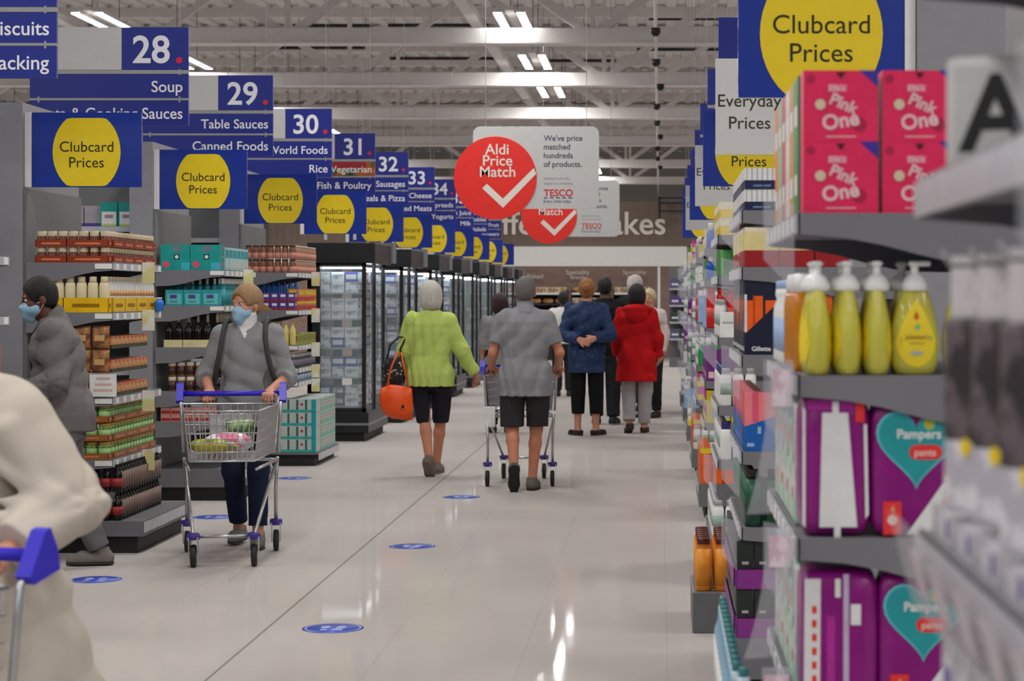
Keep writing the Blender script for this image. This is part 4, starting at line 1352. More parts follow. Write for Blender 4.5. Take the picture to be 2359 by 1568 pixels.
mg = carton('wipes_pack', 'magenta and yellow pack', 'carton', .08, .06, .108, C('magenta_pk', 196, 48, 140), [('r', m_yel, -1, 0, 1, .4)], 'flr')
gnb = bottle('mouthwash_bottle', 'bright green bottle', 'bottle', .055, .045, .2, C('bright_green', 40, 150, 84, rough=.2), m_white, None, .6, .15, capw=.6)
navb = bottle('shampoo_bottle', 'navy-capped white bottle', 'bottle', .058, .045, .20, m_white, C('navy_cap', 40, 40, 110), None, .7, .22, capw=.8, shoulder=.75)
plan = {
    3: [(yw, yw, 1.81, 2), (gp, gp, 1.603, 1), (wb, whb, 1.283, 1), (whb, navb, .93, 1), (navb, whb, .653, 1), (whb, whb, .25, 1)],
    4: [(blue_b, yw, 1.81, 1), (blue_b, gp, 1.603, 1), (redb, blb, 1.283, 1), (prp, prp, .93, 1), (yp, mg, .653, 2), (orp, orp, .25, 1)],
    5: [(yp, blue_b, 1.81, 1), (wb, wb, 1.603, 1), (blb, redb, 1.283, 1), (gnb, whb, .93, 1), (mg, yp, .653, 2), (whb, orp, .25, 1)],
    6: [(mg, yw, 1.81, 2), (gp, gp, 1.603, 1), (whb, prp, 1.283, 1), (whb, gnb, .93, 1), (prp, prp, .653, 1), (yw, whb, .25, 1)],
    7: [(yw, gp, 1.81, 2), (whb, wb, 1.603, 1), (prp, whb, 1.283, 1), (whb, blue_b, .93, 1), (gnb, prp, .653, 1), (blb, blb, .25, 1)],
    8: [(wb, wb, 1.81, 1), (wb, wb, 1.603, 1), (whb, whb, 1.283, 1), (prp, prp, .93, 1), (wb, wb, .653, 1), (whb, whb, .25, 1)],
}
SH = {1.81: 'top shelf', 1.603: 'second shelf', 1.283: 'third shelf', .93: 'fourth shelf', .653: 'fifth shelf', .25: 'bottom deck'}
for k, rows in plan.items():
    c = RR[k - 2]
    for kd, ak, z, tiers in rows:
        deck = z == .25
        fill(c, kd, z, SH[z], near=3, akind=ak, aisle=99 if k < 6 else 5, tiers=tiers, u0=-.03 if deck else 0.008, gap=.006)

# R0: blurred packs on pegs, a lettered card pack, clear strips
m_wl = C('pale_grey_pack', 206, 204, 202)
letter = carton('lettered_carton', 'white carton with black letters', 'carton', .17, .06, .135, m_wl, [('t', C('letter_black', 28, 28, 28), 'A', -.28, .20, .90, .025), ('t', C('letter_black', 28, 28, 28), 'L', .52, .20, .90, .025)], 'f', .012)
put(letter, (R0.X(.098), R0.y0 + 1.0, 1.6405), -.4, 'white carton with large black letters on the blurred shelf at the photo edge', 'lettered cartons')
flatp = carton('plaster_carton', 'low grey-white pack', 'carton', .16, .08, .035, C('grey_low', 168, 164, 172, rgb2=(200, 196, 204), mixscale=16), [('r', m_purple, .5, .2, .8, .8)], 'f')
def make_hang():
    o = thing('hanging_pack', 'x', 'pack')
    mb = MB().m(C('hang_dark', 44, 38, 42, rgb2=(96, 84, 90), mixscale=18))
    mb.box(-.045, .045, -.014, .014, -.21, -.07, None, .008)
    mb.build('pack_body', o)
    mb = MB().m(C('hang_header', 168, 160, 168, rgb2=(196, 190, 194), mixscale=14)).box(-.045, .045, -.001, .001, -.075, .0)
    mb.build('header_card', o)
    mb = MB().m(C('hang_foot', 176, 172, 182, rgb2=(214, 210, 216), mixscale=20)).box(-.046, .046, -.012, .012, -.29, -.205, None, .006)
    mb.m(m_yel).disc(0, -.215, .010, .010, -.0150)
    mb.build('pack_foot', o)
    mb = MB().m(m_silver).tube([(0, .14, -.012), (0, -.035, -.012), (0, -.045, .004)], .003, 6)
    mb.build('peg_hook', o)
    return o
hp = K('hanging_pack', 'dark hanging pack', 'pack', .09, .03, .29, make_hang)
for i in range(7):
    put(hp, (R0.X(.035 + .012 * (i % 3)), R0.y0 + .94 - .13 * i, 1.545), -PI / 2 + .5, f'dark pack on a peg hook, {ORD[i]} from the far end of the blurred display', 'dark hanging packs')
for i in range(8):
    if i < 6:
        put(flatp, (R0.X(.055), R0.y0 + 1.08 - .165 * i, 1.2105), -PI / 2, f'low grey-white pack on the blurred shelf below the hanging packs, {ORD[i]} from the far end', 'low grey packs')
o = thing('clear_shelf_strip', 'wide clear plastic strip along the blurred shelf edge, bottom corner of the photo', 'plastic strip', (R0.X(-.03), R0.y0 + .6, 1.21))
MB().m(m_film).box(-.002, .002, -.56, .56, -.09, .025, Matrix.Rotation(-.25, 4, 'Y')).build('strip_film', o)
mb = MB().m(m_filmw)
for k in range(6):
    mb.box(.003, .005, -.5 + .18 * k, -.42 + .18 * k, -.07, -.01, Matrix.Rotation(-.25, 4, 'Y'))
mb.build('paper_insert', o)
blist = carton('blister_pack', 'pale grey blister pack', 'pack', .10, .06, .20, C('blister', 150, 146, 154, rgb2=(190, 186, 196), mixscale=14), [('r', m_purple, -.6, .6, .6, .8), ('c', m_white, 0, .3, .2)], 'f')
for i in range(7):
    put(blist, (R0.X(.05), R0.y0 + 1.06 - .12 * i, .9005), -PI / 2, f'pale grey blister pack, {ORD[i]} from the far end, under the clear strip', 'pale blister packs')
# ================================================================== glass-fronted coolers beyond the displays
m_cool = mat('cooler_black', (30, 30, 33), 0.35, var=0.1)
m_coolg = mat('cooler_grey', (118, 118, 122), 0.4, var=0.05)
m_glass = mat('cooler_glass', (190, 205, 210), 0.03, var=0, alpha=0.16, spec=0.7)
m_inner = mat('cooler_inner', (150, 156, 162), 0.5, var=0.04)
m_led = mat('cooler_led', (232, 242, 255), 0.4, var=0, emit=15.0)
m_steelb = mat('steel_bumper', (150, 150, 152), 0.3, metal=0.7, var=0.05)
fr = [C('chill_white', 212, 214, 220), C('chill_grey', 140, 142, 152, rgb2=(200, 202, 212), mixscale=20), C('chill_blue', 60, 70, 150), C('chill_maroon', 120, 50, 66), C('chill_green', 70, 110, 80), C('chill_dark', 60, 56, 62)]
chill = [carton('ready_meal_carton', n + ' chilled pack', 'carton', .13, .09, .105, c, [('r', c2, -.8, .3, .8, .75)], 'flr') for n, c, c2 in
         (('white', fr[0], fr[1]), ('grey and white', fr[1], fr[0]), ('blue', fr[2], fr[0]), ('maroon', fr[3], fr[0]), ('green', fr[4], fr[0]), ('dark', fr[5], fr[1]))]
CO_Y0, CO_W = 21.4, 1.5
def cooler(k):
    y0 = CO_Y0 + PITCH * k
    nm = ORD[k]
    xf, xb, ht = -3.02, -3.62, 2.02
    cx, cy = (xf + xb) / 2, y0 + CO_W / 2
    o = thing('glass_cooler', f'black glass-fronted upright cooler, {nm} back on the left after the blue-bottle display', 'cooler', (cx, cy, 0))
    w, d = (xf - xb) / 2, CO_W / 2
    b = MB().m(m_cool)
    b.box(-w, w + .03, -d - .02, d + .02, 0.09, 0.30, None, .008)
    b.m(m_kick).box(-w, w - .02, -d + .02, d - .02, 0, 0.09)
    b.m(m_coolg).box(-w, w + .035, -d - .028, d + .028, 0.165, 0.19)
    b.build('cabinet_base', o)
    MB().m(m_inner).box(-w, -w + .05, -d, d, 0.30, ht - .16).build('back_panel', o)
    c = MB().m(m_cool).box(-w, w + .10, -d - .03, d - .28, ht - .19, ht + .02, None, .01)
    c.m(m_coolg).box(-w, w + .12, d - .27, d + .03, ht - .17, ht + .05)
    c.build('canopy', o)
    f = MB().m(m_cool)
    for y in (-d, d - .045, -.022):
        f.box(w - .04, w, y, y + .045, .30, ht - .19)
    for y in (-d, d - .045):
        f.box(-w, -w + .13, y, y + .045, .30, ht - .19)
        f.box(-w, w, y, y + .045, ht - .22, ht - .19).box(-w, w, y, y + .045, .30, .34)
    f.build('door_frame', o)
    for i, (ya, yb) in enumerate(((-d + .045, -.022), (.023, d - .045))):
        g = MB().m(m_glass).box(w - .024, w - .018, ya, yb, .30, ht - .19)
        go = g.build('glass_door', o)
        MB().m(m_steelb).tube([(w + .012, yb - .06, .8), (w + .03, yb - .06, .85), (w + .03, yb - .06, 1.35), (w + .012, yb - .06, 1.4)], .008, 6).build('door_handle', go)
    MB().m(m_glass).box(-w + .13, w - .04, -d + .018, -d + .024, .34, ht - .22).build('side_window', o)
    MB().m(m_led).box(w - .085, w - .06, -d + .05, d - .05, ht - .245, ht - .23).build('led_strip', o)
    MB().m(m_led).box(-w + .14, w - .08, -d + .06, -d + .085, ht - .245, ht - .23).build('led_strip', o)
    levels = (0.36, 0.66, 0.96, 1.26, 1.53)
    for z in levels:
        MB().m(m_inner).box(-w + .05, w - .09, -d + .05, d - .05, z - .015, z).build('shelf', o)
    rnd = random.Random(50 + k)
    if k > 3:
        return
    for li, z in enumerate(levels):
        sn = ('lowest', 'second', 'third', 'fourth', 'top')[li]
        n = (3, 3, 2, 1)[k]
        for t in range(2):
            for i in range(n):                 # side row behind the side window
                kd = chill[rnd.choice((0, 0, 0, 1, 1, 2)) if li > 2 else rnd.choice((1, 1, 5, 0, 2))]
                put(kd, (cx + w - .165 - .138 * i, cy - d + .14, z + .0005 + t * .1055), rnd.uniform(-.03, .03), f'{kd["noun"]}, {ORD[i]} from door, {("lower", "upper")[t]} tier, {sn} shelf, side window, {nm} cooler', f'chilled packs in the {nm} cooler')
            for i in range((6, 4, 2, 1)[k]):  # aisle row behind the doors
                kd = chill[rnd.choice((0, 1, 3, 4, 5, 1))]
                put(kd, (cx + w - .15, cy - d + .27 + .155 * i, z + .0005 + t * .1055), PI / 2 + rnd.uniform(-.03, .03), f'{kd["noun"]}, {ORD[i]} back, {("lower", "upper")[t]} tier, {sn} shelf, behind doors, {nm} cooler', f'chilled packs in the {nm} cooler')
for k in range(8):
    cooler(k)

# bakery stands under the brown tiling
loaf = None
def make_loaf():
    mb = MB().m(C('crust', 150, 102, 62, rgb2=(196, 150, 98), mixscale=8, rough=.6), True)
    n, m_ = 12, 9
    vs, fs = [], []
    for i in range(m_ + 1):
        t = i / m_ * 2 - 1
        r = max(.04, (1 - t ** 4)) ** .5
        vs += [(t * .125, .065 * r * math.cos(2 * PI * k / n), .062 + .06 * r * max(-.98, math.sin(2 * PI * k / n)) * (1.1 if math.sin(2 * PI * k / n) > 0 else 1)) for k in range(n)]
    for i in range(m_):
        fs += [(i * n + k, i * n + (k + 1) % n, (i + 1) * n + (k + 1) % n, (i + 1) * n + k) for k in range(n)]
    fs += [tuple(range(n)), tuple(range(m_ * n, m_ * n + n))]
    mb.add(vs, fs)
    return mb.build('bread_loaf')
lf = K('loaf', 'brown loaf', 'bread', .3, .13, .13, make_loaf)
bunp = carton('bakery_pack', 'cream bakery pack', 'carton', .27, .2, .14, C('bakery_cream', 206, 190, 160, rgb2=(160, 130, 100), mixscale=10), (), 'f')
for u in range(5):
    bx0 = -4.55 + 0.98 * u
    yb = BY + 0.6
    o = thing('bakery_stand', f'dark bakery stand with bread shelves under the brown tiling, {ORD[u]} from the left', 'display stand', (bx0, yb, 0))
    MB().m(m_dark).box(-.46, .46, -.3, .3, 0, .5).build('base_cabinet', o)
    MB().m(m_dark).box(-.46, .46, .27, .3, .5, 1.62).build('back_panel', o)
    for sx in (-.46, .43):
        MB().m(m_dark).box(sx, sx + .03, -.3, .3, .5, 1.62).build('side_panel', o)
    for si, z in enumerate((.74, 1.02, 1.30, 1.55)):
        so = MB().m(m_wood).box(-.43, .43, -.32, .27, z - .025, z).build('shelf', o)
        MB().m(m_white if si % 2 else m_black).box(-.43, .43, -.335, -.321, z - .035, z + .012).build('price_strip', so)
        for i in range(3):
            kd = lf if (u + si) % 2 == 0 else bunp
            put(kd, (bx0 - .285 + .285 * i, yb - .17, z + .001), 0, f'{kd["noun"]}, {ORD[i]} from left, {("lowest", "second", "third", "top")[si]} shelf, {ORD[u]} bakery stand', 'bread on the bakery stands')
# blue-grey shelving at the right of the bakery
o = thing('shelving_run', 'grey shelving run with dark goods right of the white bakery post', 'shelving', (1.1, BY - 4.0, 0))
MB().m(m_shelfb).box(-.9, 1.4, .0, .05, 0, 2.1).build('back_panel', o)
MB().m(m_plinth).box(-.9, 1.4, -.5, 0, 0, .2).build('base_plinth', o)
gk = [carton('household_carton', n, 'carton', .2, .12, .2, c, [('r', m_white, -.7, .3, .7, .5)], 'f') for n, c in (('slate blue carton', C('slate', 84, 86, 120)), ('dark green carton', C('dgreen', 44, 66, 60)), ('violet carton', C('violet2', 96, 60, 130)))]
for si, z in enumerate((.6, .95, 1.3, 1.65)):
    so = MB().m(m_shelf).box(-.9, 1.4, -.45, 0, z - .03, z).build('shelf', o)
    MB().m(m_strip).box(-.9, 1.4, -.46, -.451, z - .04, z).build('price_strip', so)
    for i in range(4):
        kd = gk[(i + si) % 3]
        put(kd, (1.1 - .78 + .21 * i, BY - 4.0 - .33, z + .001), 0, f'{kd["noun"]}, {ORD[i]} from left, {("lowest", "second", "third", "top")[si]} shelf, far grey shelving', 'goods on the far grey shelving')
# ================================================================== people: bodies and clothes grown as smooth distance fields
class Field:
    def __init__(s, lo, hi, res):
        s.lo = np.array(lo, float)
        s.res = res
        s.n = np.maximum(4, np.ceil((np.array(hi, float) - s.lo) / res).astype(int) + 1)
        s.F = np.full(s.n, 1.0, np.float32)
        s.ax = [(s.lo[i] + res * np.arange(s.n[i])).astype(np.float32) for i in range(3)]
    def sub(s, lo, hi, pad):
        a = np.clip(np.floor((np.array(lo) - pad - s.lo) / s.res).astype(int), 0, s.n - 1)
        b = np.clip(np.ceil((np.array(hi) + pad - s.lo) / s.res).astype(int) + 1, 1, s.n)
        sl = tuple(slice(a[i], max(a[i] + 1, b[i])) for i in range(3))
        return sl, s.ax[0][sl[0]][:, None, None], s.ax[1][sl[1]][None, :, None], s.ax[2][sl[2]][None, None, :]
    def join(s, sl, d, k, sub=False):
        F = s.F[sl]
        if sub:
            d = -d
            h = np.clip(.5 - .5 * (F - d) / k, 0, 1)
            s.F[sl] = F * (1 - h) + d * h + k * h * (1 - h)
        else:
            h = np.clip(.5 + .5 * (F - d) / k, 0, 1)
            s.F[sl] = F * (1 - h) + d * h - k * h * (1 - h)
    def cone(s, a, b, ra, rb, k=0.02, sub=False):
        a, b = np.array(a, float), np.array(b, float)
        R = max(ra, rb)
        sl, X, Y, Z = s.sub(np.minimum(a, b) - R, np.maximum(a, b) + R, k + 3 * s.res)
        d = b - a
        L2 = max(1e-9, float(d @ d))
        t = np.clip(((X - a[0]) * d[0] + (Y - a[1]) * d[1] + (Z - a[2]) * d[2]) / L2, 0, 1)
        q = np.sqrt((X - a[0] - t * d[0]) ** 2 + (Y - a[1] - t * d[1]) ** 2 + (Z - a[2] - t * d[2]) ** 2) - (ra + (rb - ra) * t)
        s.join(sl, q, k, sub)
        return s
    def ell(s, c, r, k=0.02, R=None, sub=False):
        c, r = np.array(c, float), np.array(r, float)
        m = max(r)
        sl, X, Y, Z = s.sub(c - m, c + m, k + 3 * s.res)
        x, y, z = X - c[0], Y - c[1], Z - c[2]
        if R is not None:
            x, y, z = (R[0][0] * x + R[1][0] * y + R[2][0] * z, R[0][1] * x + R[1][1] * y + R[2][1] * z, R[0][2] * x + R[1][2] * y + R[2][2] * z)
        k0 = np.sqrt((x / r[0]) ** 2 + (y / r[1]) ** 2 + (z / r[2]) ** 2)
        k1 = np.sqrt((x / r[0] ** 2) ** 2 + (y / r[1] ** 2) ** 2 + (z / r[2] ** 2) ** 2)
        s.join(sl, np.where(k1 > 1e-6, k0 * (k0 - 1) / np.maximum(k1, 1e-6), -min(r)), k, sub)
        return s
    def loft(s, secs, k=0.02, p=2.3):
        """Stacked superellipse sections (z, cx, cy, rx, ry)."""
        S = np.array(sorted(secs), float)
        lo = [min(S[:, 1] - S[:, 3]), min(S[:, 2] - S[:, 4]), S[0, 0]]
        hi = [max(S[:, 1] + S[:, 3]), max(S[:, 2] + S[:, 4]), S[-1, 0]]
        sl, X, Y, Z = s.sub(lo, hi, k + 3 * s.res)
        z = Z.ravel()
        cx, cy, rx, ry = [np.interp(z, S[:, 0], S[:, i])[None, None, :] for i in (1, 2, 3, 4)]
        q = (np.abs((X - cx) / rx) ** p + np.abs((Y - cy) / ry) ** p) ** (1 / p)
        d = (q - 1) * np.minimum(rx, ry)
        d = np.maximum(d, np.maximum(S[0, 0] - Z, Z - S[-1, 0]))
        s.join(sl, d, k)
        return s
    def cut(s, point, normal):
        """Keeps what lies against the normal."""
        n = np.array(normal, float)
        n /= np.linalg.norm(n)
        sl, X, Y, Z = s.sub(s.lo, s.lo + s.n * s.res, 0)
        d = (X - point[0]) * n[0] + (Y - point[1]) * n[1] + (Z - point[2]) * n[2]
        s.F = np.maximum(s.F, d.astype(np.float32))
        return s
    def fold(s, amp, waves):
        """Cloth folds: sums of sine waves through space, (kx, ky, kz, phase)."""
        sl, X, Y, Z = s.sub(s.lo, s.lo + s.n * s.res, 0)
        g = 0
        for i, (kx, ky, kz, ph) in enumerate(waves):
            w = np.sin(.5 * (kx * X + ky * Y + kz * Z + ph) + .8 * np.sin(7 * Z + 5 * X + i))
            m = np.clip(.25 + np.sin(4.1 * X * (1 + i % 2) + (3.7 + i) * Z + 2.1 * i + 3 * Y + ph), 0, 1)
            g = g + m * (1 - 2 * np.abs(w) ** 1.2)
        s.F = s.F + (amp * g * (np.abs(s.F) < .06)).astype(np.float32)
        return s
    def surface(s):
        F = s.F
        F[0], F[-1], F[:, 0], F[:, -1], F[:, :, 0], F[:, :, -1] = 1, 1, 1, 1, 1, 1
        ins = F < 0
        nx, ny, nz = s.n - 1
        cnt = np.zeros((nx, ny, nz), np.uint8)
        for dx in (0, 1):
            for dy in (0, 1):
                for dz in (0, 1):
                    cnt += ins[dx:nx + dx, dy:ny + dy, dz:nz + dz]
        act = (cnt > 0) & (cnt < 8)
        idx = np.full(act.shape, -1, np.int64)
        I = np.argwhere(act)
        idx[act] = np.arange(len(I))
        acc = np.zeros((len(I), 3))
        num = np.zeros(len(I))
        corners = [(0, 0, 0), (1, 0, 0), (0, 1, 0), (1, 1, 0), (0, 0, 1), (1, 0, 1), (0, 1, 1), (1, 1, 1)]
        val = np.stack([F[I[:, 0] + c[0], I[:, 1] + c[1], I[:, 2] + c[2]] for c in corners], 1).astype(float)
        for a in range(8):
            for ax, bit in ((0, 1), (1, 2), (2, 4)):
                if a & bit:
                    continue
                b = a | bit
                va, vb = val[:, a], val[:, b]
                cr = (va < 0) != (vb < 0)
                t = np.where(cr, va / np.where(cr, va - vb, 1), 0)
                p = np.array(corners[a], float)[None, :].repeat(len(I), 0)
                p[:, ax] += t
                acc[cr] += p[cr]
                num[cr] += 1
        V = s.lo + s.res * (I + acc / num[:, None])
        faces = []
        for ax in range(3):
            u, v = [(1, 2), (2, 0), (0, 1)][ax]
            lo_ = [slice(1, -1)] * 3
            hi_ = [slice(1, -1)] * 3
            lo_[ax], hi_[ax] = slice(0, -1), slice(1, None)
            A, B = ins[tuple(lo_)], ins[tuple(hi_)]
            for sel, flip in ((A & ~B, False), (~A & B, True)):
                E = np.argwhere(sel)
                if not len(E):
                    continue
                off = np.ones(3, int)
                off[ax] = 0
                E = E + off
                def cell(du, dv):
                    c = E.copy()
                    c[:, u] -= du
                    c[:, v] -= dv
                    return idx[c[:, 0], c[:, 1], c[:, 2]]
                q = np.stack([cell(1, 1), cell(0, 1), cell(0, 0), cell(1, 0)], 1)
                faces.append(q[:, ::-1] if flip else q)
        return V, np.concatenate(faces) if faces else np.zeros((0, 4), int)

def field_object(name, fd, material, parent=None, paint=None):
    V, Q = fd.surface()
    me = bpy.data.meshes.new(name)
    me.from_pydata(V.tolist(), [], Q.tolist())
    ms = material if isinstance(material, (list, tuple)) else [material]
    for m in ms:
        me.materials.append(m)
    if paint is not None and len(Q):
        cen = V[Q].mean(1)
        me.polygons.foreach_set('material_index', paint(cen).astype(np.int32))
    me.polygons.foreach_set('use_smooth', [True] * len(me.polygons))
    me.update()
    o = bpy.data.objects.new(name, me)
    COL.objects.link(o)
    o.parent = parent
    return o

V3 = lambda *a: np.array(a, float)
def unit(v):
    v = np.array(v, float)
    return v / max(1e-9, np.linalg.norm(v))

m_skin = mat('skin_fair', (196, 138, 112), 0.5, var=0.07, vscale=20)
m_skin2 = mat('skin_tan', (186, 122, 94), 0.5, var=0.07, vscale=20)
m_skinD = mat('skin_dark', (98, 60, 46), 0.42, var=0.1, vscale=20)
m_lips = mat('lips', (176, 104, 92), 0.45)
m_eye = mat('eye_white', (220, 214, 208), 0.2, var=0)
m_iris = mat('eye_iris', (60, 48, 40), 0.15, var=0)
m_maskc = mat('face_mask_blue', (150, 190, 216), 0.6, var=0.04, bump=0.2, bscale=40, stretch=(1, 1, 6))
m_sole = mat('shoe_sole', (60, 54, 50), 0.7)
HAIR = lambda n, *c: mat('hair_' + n, c, 0.55, var=0.22, vscale=30, stretch=(5, 5, .5), bump=0.6, bscale=70)

def default_pose():
    return dict(hipL=V3(-.09, 0, .90), kneeL=V3(-.095, .015, .485), ankL=V3(-.095, -.02, .085), hipR=V3(.09, 0, .90), kneeR=V3(.095, .015, .485), ankR=V3(.095, -.02, .085),
                footL=V3(-.12, 1, 0), footR=V3(.12, 1, 0), shL=V3(-.165, 0, 1.372), elL=V3(-.215, -.03, 1.115), wrL=V3(-.215, .05, .87), shR=V3(.165, 0, 1.372), elR=V3(.215, -.03, 1.115), wrR=V3(.215, .05, .87),
                handL=V3(0, .25, -1), handR=V3(0, .25, -1), palmL=V3(1, 0, 0), palmR=V3(-1, 0, 0), curl=0.45, head=V3(0, .015, 1.585), look=0.0, nod=0.0, lean=0.0)

TORSO = [(.80, 0, 0, .150, .105), (.90, 0, -.005, .165, .115), (.98, 0, 0, .158, .112), (1.06, 0, .005, .142, .102), (1.16, 0, .005, .150, .105), (1.28, 0, 0, .162, .110), (1.35, 0, -.005, .152, .100), (1.39, 0, -.007, .122, .084), (1.42, 0, -.008, .090, .068), (1.46, 0, -.005, .055, .052)]

class Person:
    def __init__(s, label, H, loc, heading, skin, res=0.009, wide=1.0, pose=None, feet='shoe'):
        s.k = H / 1.70
        s.P = default_pose()
        if pose:
            for a, b in pose.items():
                s.P[a] = np.array(b, float) if isinstance(b, (tuple, list)) else b
        s.wide, s.res = wide, res
        P, k = s.P, s.k
        if wide != 1.0:
            for j in ('shL', 'shR', 'hipL', 'hipR'):
                P[j] = P[j] * V3(1 + (wide - 1) * .6, 1, 1)
        f = s.field([-.62, -.50, -.02], [.62, .62, 1.74], res)
        s.torso(f, -.012)
        s.head(f)
        for S in 'LR':
            s.arm(f, S)
            s.leg(f, S)
            s.hand(f, S)
            s.foot(f, S)
        paint_ = None
        s.o = field_object('person', f, [skin, m_lips], None, s.lip_paint)
        s.o.location = loc
        s.o.rotation_euler = (0, 0, heading)
        s.o.scale = (k, k, k)
        tag(s.o, label, 'person')
    def field(s, lo, hi, res=None):
        return Field(lo, hi, (res or s.res) / s.k)
    def tz(s, infl, z0=None, z1=None, flare=0.0, drop=None, wy=1.0):
        """Torso sections inflated for a garment, with the lean of the pose."""
        out = []
        T = [list(t) for t in TORSO]
        zs = sorted(set([t[0] for t in T if (z0 is None or t[0] > z0) and (z1 is None or t[0] < z1)] + ([z0] if z0 else []) + ([z1] if z1 else [])))
        A = np.array(T)
        for z in zs:
            zz = max(.80, z)
            cx, cy, rx, ry = [np.interp(zz, A[:, 0], A[:, i]) for i in (1, 2, 3, 4)]
            fl = flare * max(0, 1.05 - z)
            inf_ = infl * (1 - .6 * min(1, max(0, (z - 1.34) / .10))) if infl > 0 else infl
            out.append((z, cx, cy + s.P['lean'] * max(0, z - .95), rx * s.wide + inf_ + fl, (ry * (1 + (s.wide - 1) * 1.2) + inf_) * wy + fl))
        return out
    def torso(s, f, infl):
        f.loft(s.tz(infl), .02)
        return f
    def J(s, n):
        p = s.P[n].copy()
        if n[:2] in ('sh',):
            p[1] += s.P['lean'] * (p[2] - .95)
        return p
    def hc(s):
        p = s.P['head'].copy()
        p[1] += s.P['lean'] * (p[2] - .95)
        return p
    def hR(s):
        """Turn of the head: columns are the head's right, front and up axes."""
        a, n = s.P['look'], s.P['nod']
        r, fw, up = V3(math.cos(a), math.sin(a), 0), V3(-math.sin(a), math.cos(a), 0), V3(0, 0, 1)
        fw2 = fw * math.cos(n) - up * math.sin(n)
        up2 = up * math.cos(n) + fw * math.sin(n)
        return np.stack([r, fw2, up2], 1)
    def h(s, x, y, z):
        return s.hc() + s.hR() @ V3(x, y, z)
    def head(s, f):
        c, R = s.hc(), s.hR()
        f.cone(V3(0, -.005 + s.P['lean'] * .45, 1.41), c + V3(0, -.012, -.06), .056, .050, .03)
        f.ell(s.h(0, -.008, .025), (.074, .094, .092), .02, R)
        f.ell(s.h(0, .022, -.045), (.056, .066, .070), .03, R)
        f.ell(s.h(0, .062, -.088), (.022, .020, .018), .03, R)          # chin
        f.cone(s.h(0, .090, .012), s.h(0, .108, -.026), .008, .0125, .012)   # nose
        for sx in (-1, 1):
            f.ell(s.h(sx * .031, .090, .008), (.016, .012, .010), .012, R, True)
            f.ell(s.h(sx * .031, .082, .024), (.022, .012, .007), .012, R)   # brow
            f.ell(s.h(sx * .040, .060, -.028), (.018, .018, .016), .025, R)  # cheek
            f.ell(s.h(sx * .077, -.008, -.010), (.010, .020, .031), .008, R) # ear
        f.ell(s.h(0, .086, -.052), (.022, .010, .0055), .006, R)
        f.ell(s.h(0, .085, -.062), (.018, .010, .0055), .006, R)
        return f
    def lip_paint(s, cen):
        R = s.hR()
        q = (cen - s.hc()) @ R
        return ((np.abs(q[:, 0]) < .024 - .3 * np.abs(q[:, 2] + .057)) & (q[:, 1] > .080) & (np.abs(q[:, 2] + .057) < .011)).astype(int)
    def eyes(s):
        R = s.hR()
        for sx in (-1, 1):
            mb = MB().m(m_eye)
            p = s.h(sx * .031, .079, .008)
            M = Matrix.Translation(p) @ Matrix(R.tolist()).to_4x4() @ Matrix.Rotation(-PI / 2, 4, 'X')
            mb.lathe([(.0008, -.011), (.006, -.009), (.010, -.004), (.011, 0), (.010, .005), (.0062, .0092)], 14, M)
            mb.m(m_iris).lathe([(.0062, .0090), (.004, .0104), (.0006, .0109)], 14, M)
            mb.build('eye', s.o)
        return s
    def arm(s, f, S, ia=0.0, part=1.0):
        sh, el, wr = s.J('sh' + S), s.P['el' + S], s.P['wr' + S]
        f.cone(V3(0, sh[1], 1.41), sh, .045 + ia * .6, .045 + ia, .03)
        f.cone(sh, el, .045 + ia, .038 + ia, .025)
        f.cone(el, wr, .040 + ia, .027 + ia, .02)
    def hand(s, f, S):
        wr, d, n = s.P['wr' + S], unit(s.P['hand' + S]), s.P['palm' + S]
        n = unit(n - d * (n @ d))
        a = np.cross(d, n) * (1 if S == 'R' else -1)       # towards the thumb
        if S == 'R':
            a = -a
            a = np.cross(n, d)
        else:
            a = np.cross(d, n)
        a = unit(a)
        s.P['tip' + S] = wr + d * .10
        curl = s.P['curl']
        L = (.070, .078, .073, .057)
        for i in range(4):
            t = 1.5 - i
            root = wr + d * (.088 - .004 * abs(t - .5)) + a * t * .0205
            f.cone(wr + a * t * .010 + d * .01, root, .0175, .0115, .014)
            c1 = curl * (1 + .10 * i)
            d1 = unit(d * math.cos(c1) + n * math.sin(c1) + a * t * .05)
            p1 = root + d1 * L[i] * .48
            c2 = c1 + curl * 1.1
            d2 = unit(d * math.cos(c2) + n * math.sin(c2))
            p2 = p1 + d2 * L[i] * .52
            f.cone(root, p1, .0095, .0085, .004)
            f.cone(p1, p2, .0085, .0068, .003)
        b = wr + d * .025 + a * .022
        t1 = b + unit(d * .75 + a * .65 + n * .25) * .046
        t2 = t1 + unit(d * .95 + a * .15 + n * (.2 + curl * .5)) * .030
        f.cone(b, t1, .0145, .0105, .010)
        f.cone(t1, t2, .0100, .0078, .004)
    def leg(s, f, S, il=0.0):
        hp, kn, an = s.P['hip' + S], s.P['knee' + S], s.P['ank' + S]
        f.cone(hp, kn, .082 + il, .052 + il, .03)
        m = kn + (an - kn) * .3
        f.cone(kn, m, .050 + il, .050 + il, .02)
        f.cone(m, an, .050 + il, .034 + il, .02)
    def foot_frame(s, S):
        d = unit(s.P['foot' + S])
        side = unit(np.cross(d, V3(0, 0, 1)))
        up = unit(np.cross(side, d))
        return s.P['ank' + S], d, side, up
    def foot(s, f, S):
        an, d, sd, up = s.foot_frame(S)
        f.cone(an - d * .035 - up * .042, an + d * .11 - up * .052, .034, .028, .02)
        f.cone(an + d * .11 - up * .052, an + d * .155 - up * .058, .028, .02, .02)
        f.cone(an, an - d * .02 - up * .04, .034, .034, .02)
